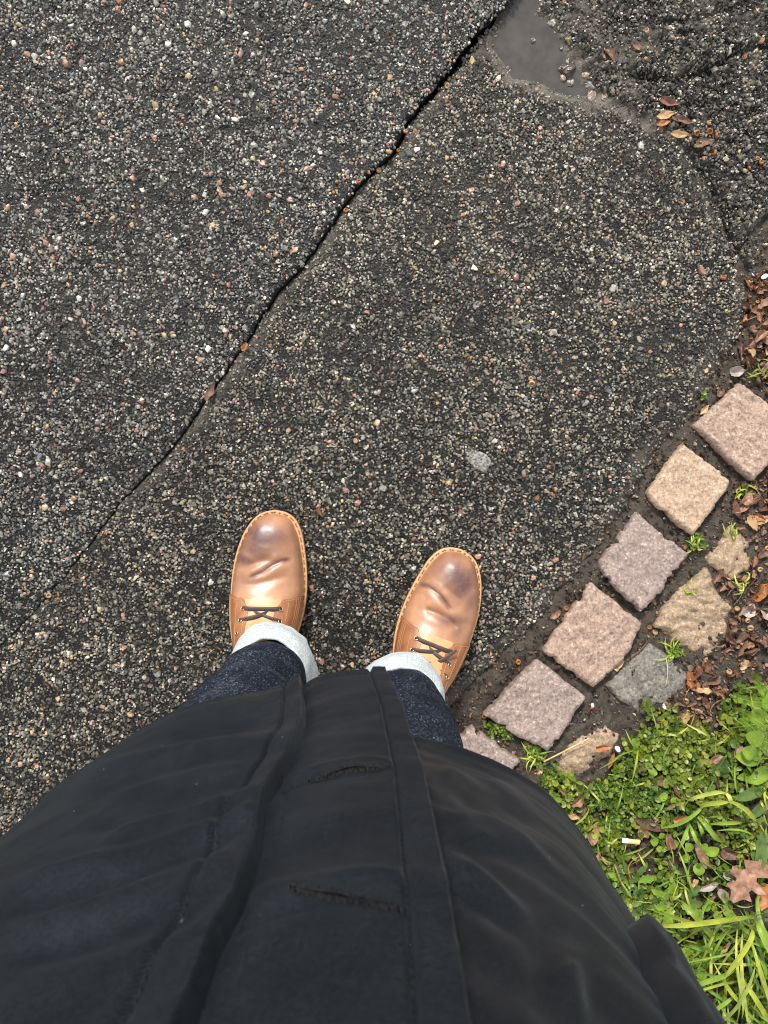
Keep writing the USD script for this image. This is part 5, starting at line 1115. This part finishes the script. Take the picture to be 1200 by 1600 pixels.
# long blades of the clump in the corner, one by one
YG, GR, DK, PALE = (1.65, 1.30, .9), (1.05, 1.12, .85), (.6, .8, .7), (2.2, 1.65, 2.2)
clump = thing('grass_clump', 'tall clump of long yellow green grass blades in the lower right corner', 'grass clump')
long_blades = [([(1178, 1432, .05), (1110, 1440, .075), (1052, 1446, .070), (1010, 1447, .055)], .0085, YG, .9), ([(1165, 1442, .05), (1174, 1462, .08), (1150, 1502, .085), (1132, 1532, .07)], .0085, YG, 0),
               ([(1058, 1545, .04), (1100, 1534, .070), (1135, 1522, .075), (1152, 1512, .060)], .0085, GR, 0), ([(1160, 1455, .04), (1158, 1500, .070), (1163, 1560, .060), (1170, 1615, .04)], .0050, PALE, 0),
               ([(1170, 1460, .05), (1184, 1505, .08), (1198, 1550, .08), (1216, 1600, .05)], .0060, YG, 0), ([(1105, 1602, .05), (1140, 1585, .080), (1165, 1550, .085), (1182, 1498, .06)], .0055, (1.25, 1.05, 1.3), 0),
               ([(1180, 1425, .04), (1190, 1462, .08), (1205, 1492, .08), (1222, 1520, .05)], .0070, GR, 0), ([(1085, 1600, .02), (1105, 1585, .05), (1135, 1565, .055), (1160, 1545, .04)], .0070, GR, 0),
               ([(1070, 1560, .03), (1090, 1553, .05), (1108, 1543, .04)], .0075, YG, 0), ([(1150, 1518, .03), (1170, 1545, .06), (1195, 1585, .06), (1215, 1625, .03)], .0075, YG, 0),
               ([(1110, 1405, .04), (1095, 1442, .055), (1110, 1470, .045), (1125, 1478, .03)], .0060, DK, 0), ([(1062, 1406, .03), (1080, 1425, .06), (1100, 1448, .06), (1118, 1470, .04)], .0080, (1.1, 1.05, .9), 0),
               ([(1152, 1452, .05), (1150, 1490, .075), (1156, 1540, .07), (1160, 1590, .05)], .0042, PALE, 0), ([(1190, 1395, .03), (1185, 1430, .06), (1196, 1460, .07), (1212, 1480, .05)], .0065, GR, 0)]
for pts, w, c, bt in long_blades:
    m, at = tinted(blade(pts, w, 20), c, bt); obj('blade', m, 'grass_blade', clump, True, attrs=at)
for i in range(86):
    x, y = rp.uniform(1100, 1215), rp.uniform(1430, 1640); a = rp.normal(PI / 2, .75) if rp.random() < .75 else rp.uniform(0, 6.28); L = rp.uniform(50, 130); h = rp.uniform(.03, .07)
    dx, dy = math.cos(a) * L, math.sin(a) * L; cv = rp.normal(0, 12)
    m, at = tinted(blade([(x, y, .004), (x + dx * .4 + cv, y + dy * .4, h), (x + dx, y + dy, h * rp.uniform(.3, .8))], rp.uniform(.0028, .0062), 14), [YG, GR, GR, DK, DK, PALE][rp.integers(0, 6)] * np.array(rp.uniform(.75, 1.15)))
    obj('blade', m, 'grass_blade', clump, True, attrs=at)
# the folded yellow blades right of centre
gb = thing('grass_tuft', 'tuft with two folded yellowish blades below the broad leaved plant', 'grass tuft')
for pts, w, c in [([(1074, 1251, .03), (1095, 1243, .05), (1120, 1238, .055), (1135, 1240, .05)], .0065, PALE), ([(1092, 1258, .03), (1120, 1254, .05), (1142, 1253, .05)], .0075, YG), ([(1140, 1252, .05), (1158, 1260, .05), (1172, 1272, .045), (1182, 1283, .03)], .0070, YG), ([(1135, 1240, .05), (1140, 1247, .055), (1140, 1254, .048)], .006, PALE)]:
    m, at = tinted(blade(pts, w, 14), c); obj('blade', m, 'grass_blade', gb, True, attrs=at)
gb = thing('grass_tuft', 'loose tuft of crossing green blades above the cigarette end and dark purple leaf', 'grass tuft')
for pts, w in [([(1035, 1292, .02), (1060, 1287, .035), (1085, 1272, .035), (1105, 1252, .02)], .006), ([(1076, 1288, .02), (1070, 1305, .035), (1060, 1330, .025)], .006), ([(1076, 1286, .02), (1084, 1305, .035), (1092, 1322, .02)], .0055),
               ([(1090, 1276, .02), (1105, 1292, .035), (1120, 1310, .03), (1130, 1316, .02)], .0075), ([(1110, 1287, .02), (1135, 1286, .03), (1162, 1285, .02)], .0055), ([(1120, 1298, .02), (1150, 1296, .035), (1180, 1308, .02)], .003), ([(1060, 1330, .02), (1072, 1360, .035), (1082, 1392, .03), (1098, 1428, .01)], .0035), ([(1090, 1282, .02), (1096, 1298, .03), (1098, 1304, .02)], .006)]:
    m, at = tinted(blade(pts, w, 12), GR); obj('blade', m, 'grass_blade', gb, True, attrs=at)
# small tufts rooted in the joints
for (x, y, n, L, lab) in [(1052, 1020, 12, 24, 'small yellow green grass tuft between the dark grey and the buff broken stone'), (1089, 853, 11, 20, 'small yellow grass tuft right of the mauve sett'), (1082, 922, 9, 18, 'small grass tuft above the large broken stone'),
                          (835, 1180, 14, 24, 'green grass tuft beside the notch of the lowest sett'), (1162, 768, 9, 20, 'little grass tuft right of the pale tan sett'), (1142, 835, 8, 18, 'little grass tuft above the small broken stone'), (1160, 912, 9, 18, 'dry grass tuft right of the large broken stone'), (1190, 580, 6, 20, 'few dry grass blades above the top sett')]:
    t = thing('grass_tuft', lab, 'grass tuft')
    for k in range(n):
        a = rp.uniform(0, 6.28); l = L * rp.uniform(.35, 1.35); dx, dy = math.cos(a) * l, math.sin(a) * l
        m, at = tinted(blade([(x + rp.normal(0, 4), y + rp.normal(0, 4), .002), (x + dx * .5 + rp.normal(0, 4), y + dy * .5 + rp.normal(0, 4), rp.uniform(.008, .018)), (x + dx, y + dy, rp.uniform(.002, .012))], rp.uniform(.0016, .0030), 9), [YG, GR, PALE, (1.2, 1.1, .8)][rp.integers(0, 4)])
        obj('blade', m, 'grass_blade', t, True, attrs=at)
# thin grass all through the green
ms, ts_ = [], []
for p in gpts(green, 250):
    a = rp.uniform(0, 6.28); L = rp.uniform(18, 60); h = rp.uniform(.012, .038)
    m, at = tinted(blade([(p[0], p[1], .002), (p[0] + math.cos(a) * L * .5 + rp.normal(0, 4), p[1] + math.sin(a) * L * .5 + rp.normal(0, 4), h), (p[0] + math.cos(a) * L, p[1] + math.sin(a) * L, h * .6)], rp.uniform(.0012, .0034), 8), [YG, GR, GR, DK, PALE][rp.integers(0, 5)]); ms.append(m); ts_.append(at['tint'])
obj('grass', cat_mesh(ms), 'grass_blade', None, True, 'thin loose grass growing through the low weeds', 'grass', kind='stuff', attrs={'tint': np.vstack(ts_)})

def plant_leaf(px, py, z, ang, L, Wd, droop=.25, lobes=0, petiole=.35, pitch=.25, fold=.12, wave=.03, nl=17, nw=7):
    """A leaf on its stalk: root at the pixel, growing along ang (0 = to the right of the picture)."""
    s = np.linspace(0, 1, nl); q = np.linspace(-1, 1, nw); S, Q = np.meshgrid(s, q, indexing='ij'); b = np.clip((S - petiole) / (1 - petiole), 0, 1)
    w = np.where(S < petiole, .07, np.maximum(np.sin(PI * np.clip(b, 0, .985) ** .85) ** .62, .07))
    if lobes: w = w * (1 - .50 * np.abs(Q) * (.5 + .5 * np.cos(b * lobes * 2 * PI + .6)) * (1 - b * .5))
    x = S * L; y = Q * w * Wd / 2; z0 = L * (math.sin(pitch) * S - droop * S ** 2) + fold * Wd * np.abs(Q) * w + wave * Wd * np.sin(S * 14 + Q * 2.5) * np.abs(Q)
    v = np.stack([x, y, z0], -1).reshape(-1, 3) @ rotm(0, 0, ang).T; g = W(px, py, z); return v + g, grid_faces(nl, nw)
bp = thing('broad_leaved_plant', 'rosette of smooth bright green spoon shaped leaves at the right edge', 'plant')
for x, y, a, L, Wd, z in [(1200, 1185, 172, .056, .026, .030), (1196, 1175, 185, .030, .020, .036), (1200, 1160, 160, .040, .026, .040), (1195, 1140, 120, .042, .026, .036), (1180, 1140, 150, .034, .022, .030), (1208, 1190, 215, .052, .024, .026), (1200, 1205, 225, .048, .020, .022), (1205, 1120, 110, .040, .022, .040), (1196, 1112, 150, .030, .020, .036),
                          (1210, 1150, 60, .040, .026, .040), (1196, 1200, 195, .050, .018, .018), (1190, 1095, 75, .024, .016, .04), (1205, 1222, 200, .045, .024, .02), (1186, 1180, 160, .030, .024, .044)]:
    obj('leaf', plant_leaf(x, y, z - .018, R(a), L, Wd, .35, 0, .25, .55), 'broad_leaf', bp, True)
pl = thing('broad_leaved_plant', 'flat ribbed green leaf plant below the spoon leaved rosette', 'plant')
for x, y, a, L, Wd in [(1198, 1228, 196, .058, .018), (1205, 1245, 215, .052, .016), (1190, 1290, 260, .050, .018), (1196, 1300, 250, .06, .020), (1170, 1310, 290, .045, .018), (1190, 1330, 240, .05, .018)]:
    obj('leaf', plant_leaf(x, y, .012, R(a), L, Wd, .30, 0, .2, .5), 'dull_leaf', pl, True)
rosettes = [('rosette of toothed pale green leaves beside the coat in the lower green', 1010, 1425, 9, .046, .017, 5), ('second toothed rosette, just below the cigarette end', 985, 1375, 7, .036, .014, 4), ('dark toothed rosette under the brown tipped grass blade', 1070, 1470, 8, .046, .017, 5), ('bright toothed rosette left of the grey curled leaves', 1052, 1405, 7, .042, .018, 4)]
for lab, x, y, n, L, Wd, lo in rosettes:
    t = thing('toothed_rosette', lab, 'plant'); g = W(x, y, 0); z = zground(g[0], g[1])[0]
    for k in range(n):
        a = k * 2 * PI / n + rp.normal(0, .25); l = L * rp.uniform(.7, 1.15)
        obj('leaf', plant_leaf(x, y, z + .012, a, l, Wd * rp.uniform(.8, 1.2), .38, lo, .22, .75), 'dull_leaf' if rp.random() < .5 else 'broad_leaf', t, True)
small = [('small round leaved seedling near the middle of the green', 1050, 1235, 5, .030, .015), ('round leaved seedling under the large lobed leaf', 1118, 1412, 6, .026, .014), ('bright round leaved seedling above the grey curled leaves', 1085, 1335, 6, .032, .016), ('round leaved seedling in the dark below the toothed rosettes', 1085, 1495, 7, .032, .017), ('round leaved seedling beside the pocket flap', 1070, 1520, 6, .030, .017), ('round leaved seedling right of the cigarette end', 1035, 1315, 6, .022, .012), ('pale round leaved seedling at the upper left of the green', 1005, 1170, 5, .024, .013), ('lime green seedling in the chickweed', 1020, 1190, 5, .022, .013)]
for lab, x, y, n, L, Wd in small:
    t = thing('seedling', lab, 'plant'); g = W(x, y, 0); z = zground(g[0], g[1])[0]
    for k in range(n):
        a = k * 2.4 + rp.normal(0, .2); l = L * rp.uniform(.65, 1.15); obj('leaf', plant_leaf(x, y, z + .012, a, l, Wd * rp.uniform(.85, 1.15), .32, 0, .38, .72), 'broad_leaf', t, True)
# feathery fronds
def frond(px_pts, Wd, n=17):
    P3 = []
    for x, y, h in px_pts: g = W(x, y, .01); P3.append(W(x, y, zground(g[0], g[1])[0] + h))
    p = spl(P3, 3 * n); t = unit(np.gradient(p, axis=0)); s = unit(np.cross(t, [0, 0, 1.0])); parts = [tube(p, np.linspace(.0008, .0004, 3 * n), 5)]
    B, D, NN, LL = [], [], [], []
    for k in range(2, 3 * n - 1):
        f = k / (3 * n); L = Wd * .5 * math.sin(PI * (.12 + .85 * f)) ** .7 * rp.uniform(.8, 1.1)
        for sd in (-1, 1):
            d0 = unit(s[k] * sd + t[k] * .55 + [0, 0, .25]); m = int(5)
            for j in range(m):
                q = p[k] + d0 * L * (j + .5) / m
                for w2 in (-1, 1):
                    B.append(q); D.append(unit(d0 * .8 + np.cross(d0, [0, 0, 1]) * w2 * .8 + [0, 0, rp.normal(0, .25)])); LL.append(L * .22)
    B, D = np.array(B), np.array(D); up = unit(np.array([0, 0, 1.0]) - D[:, 2:] * D); LL = np.array(LL); parts.append(leaflet(len(B), B, D, up, LL, LL * .32, .1)); return cat_mesh(parts)
fr = thing('feathery_plant', 'feathery fern like fronds rising over the spoon leaved rosette', 'plant')
for pts, w in [([(1215, 1100, .03), (1190, 1098, .05), (1165, 1094, .050), (1140, 1085, .04)], .018), ([(1195, 1085, .03), (1185, 1070, .055), (1178, 1062, .05)], .016), ([(1215, 1190, .04), (1195, 1160, .065), (1178, 1140, .06), (1155, 1122, .045)], .024), ([(1215, 1150, .05), (1196, 1135, .06), (1170, 1118, .045), (1148, 1108, .03)], .016)]:
    obj('frond', frond(pts, w), 'broad_leaf', fr, True)
fr = thing('feathery_plant', 'short feathery fronds left of the spoon leaved rosette', 'plant')
for pts, w in [([(1135, 1182, .015), (1125, 1196, .026), (1112, 1212, .02)], .016), ([(1138, 1186, .015), (1134, 1200, .024), (1130, 1212, .016)], .014), ([(1085, 1130 + 110, .012), (1100, 1262, .02), (1104, 1282, .016)], .012)]:
    obj('frond', frond(pts, w, 11), 'dull_leaf', fr, True)
fr = thing('feathery_plant', 'pale feathery stalk lying across the bend of the long grass blades', 'plant')
obj('frond', frond([(1210, 1425, .07), (1170, 1435, .088), (1130, 1447, .085), (1100, 1448, .07)], .016, 15), 'dull_leaf', fr, True)
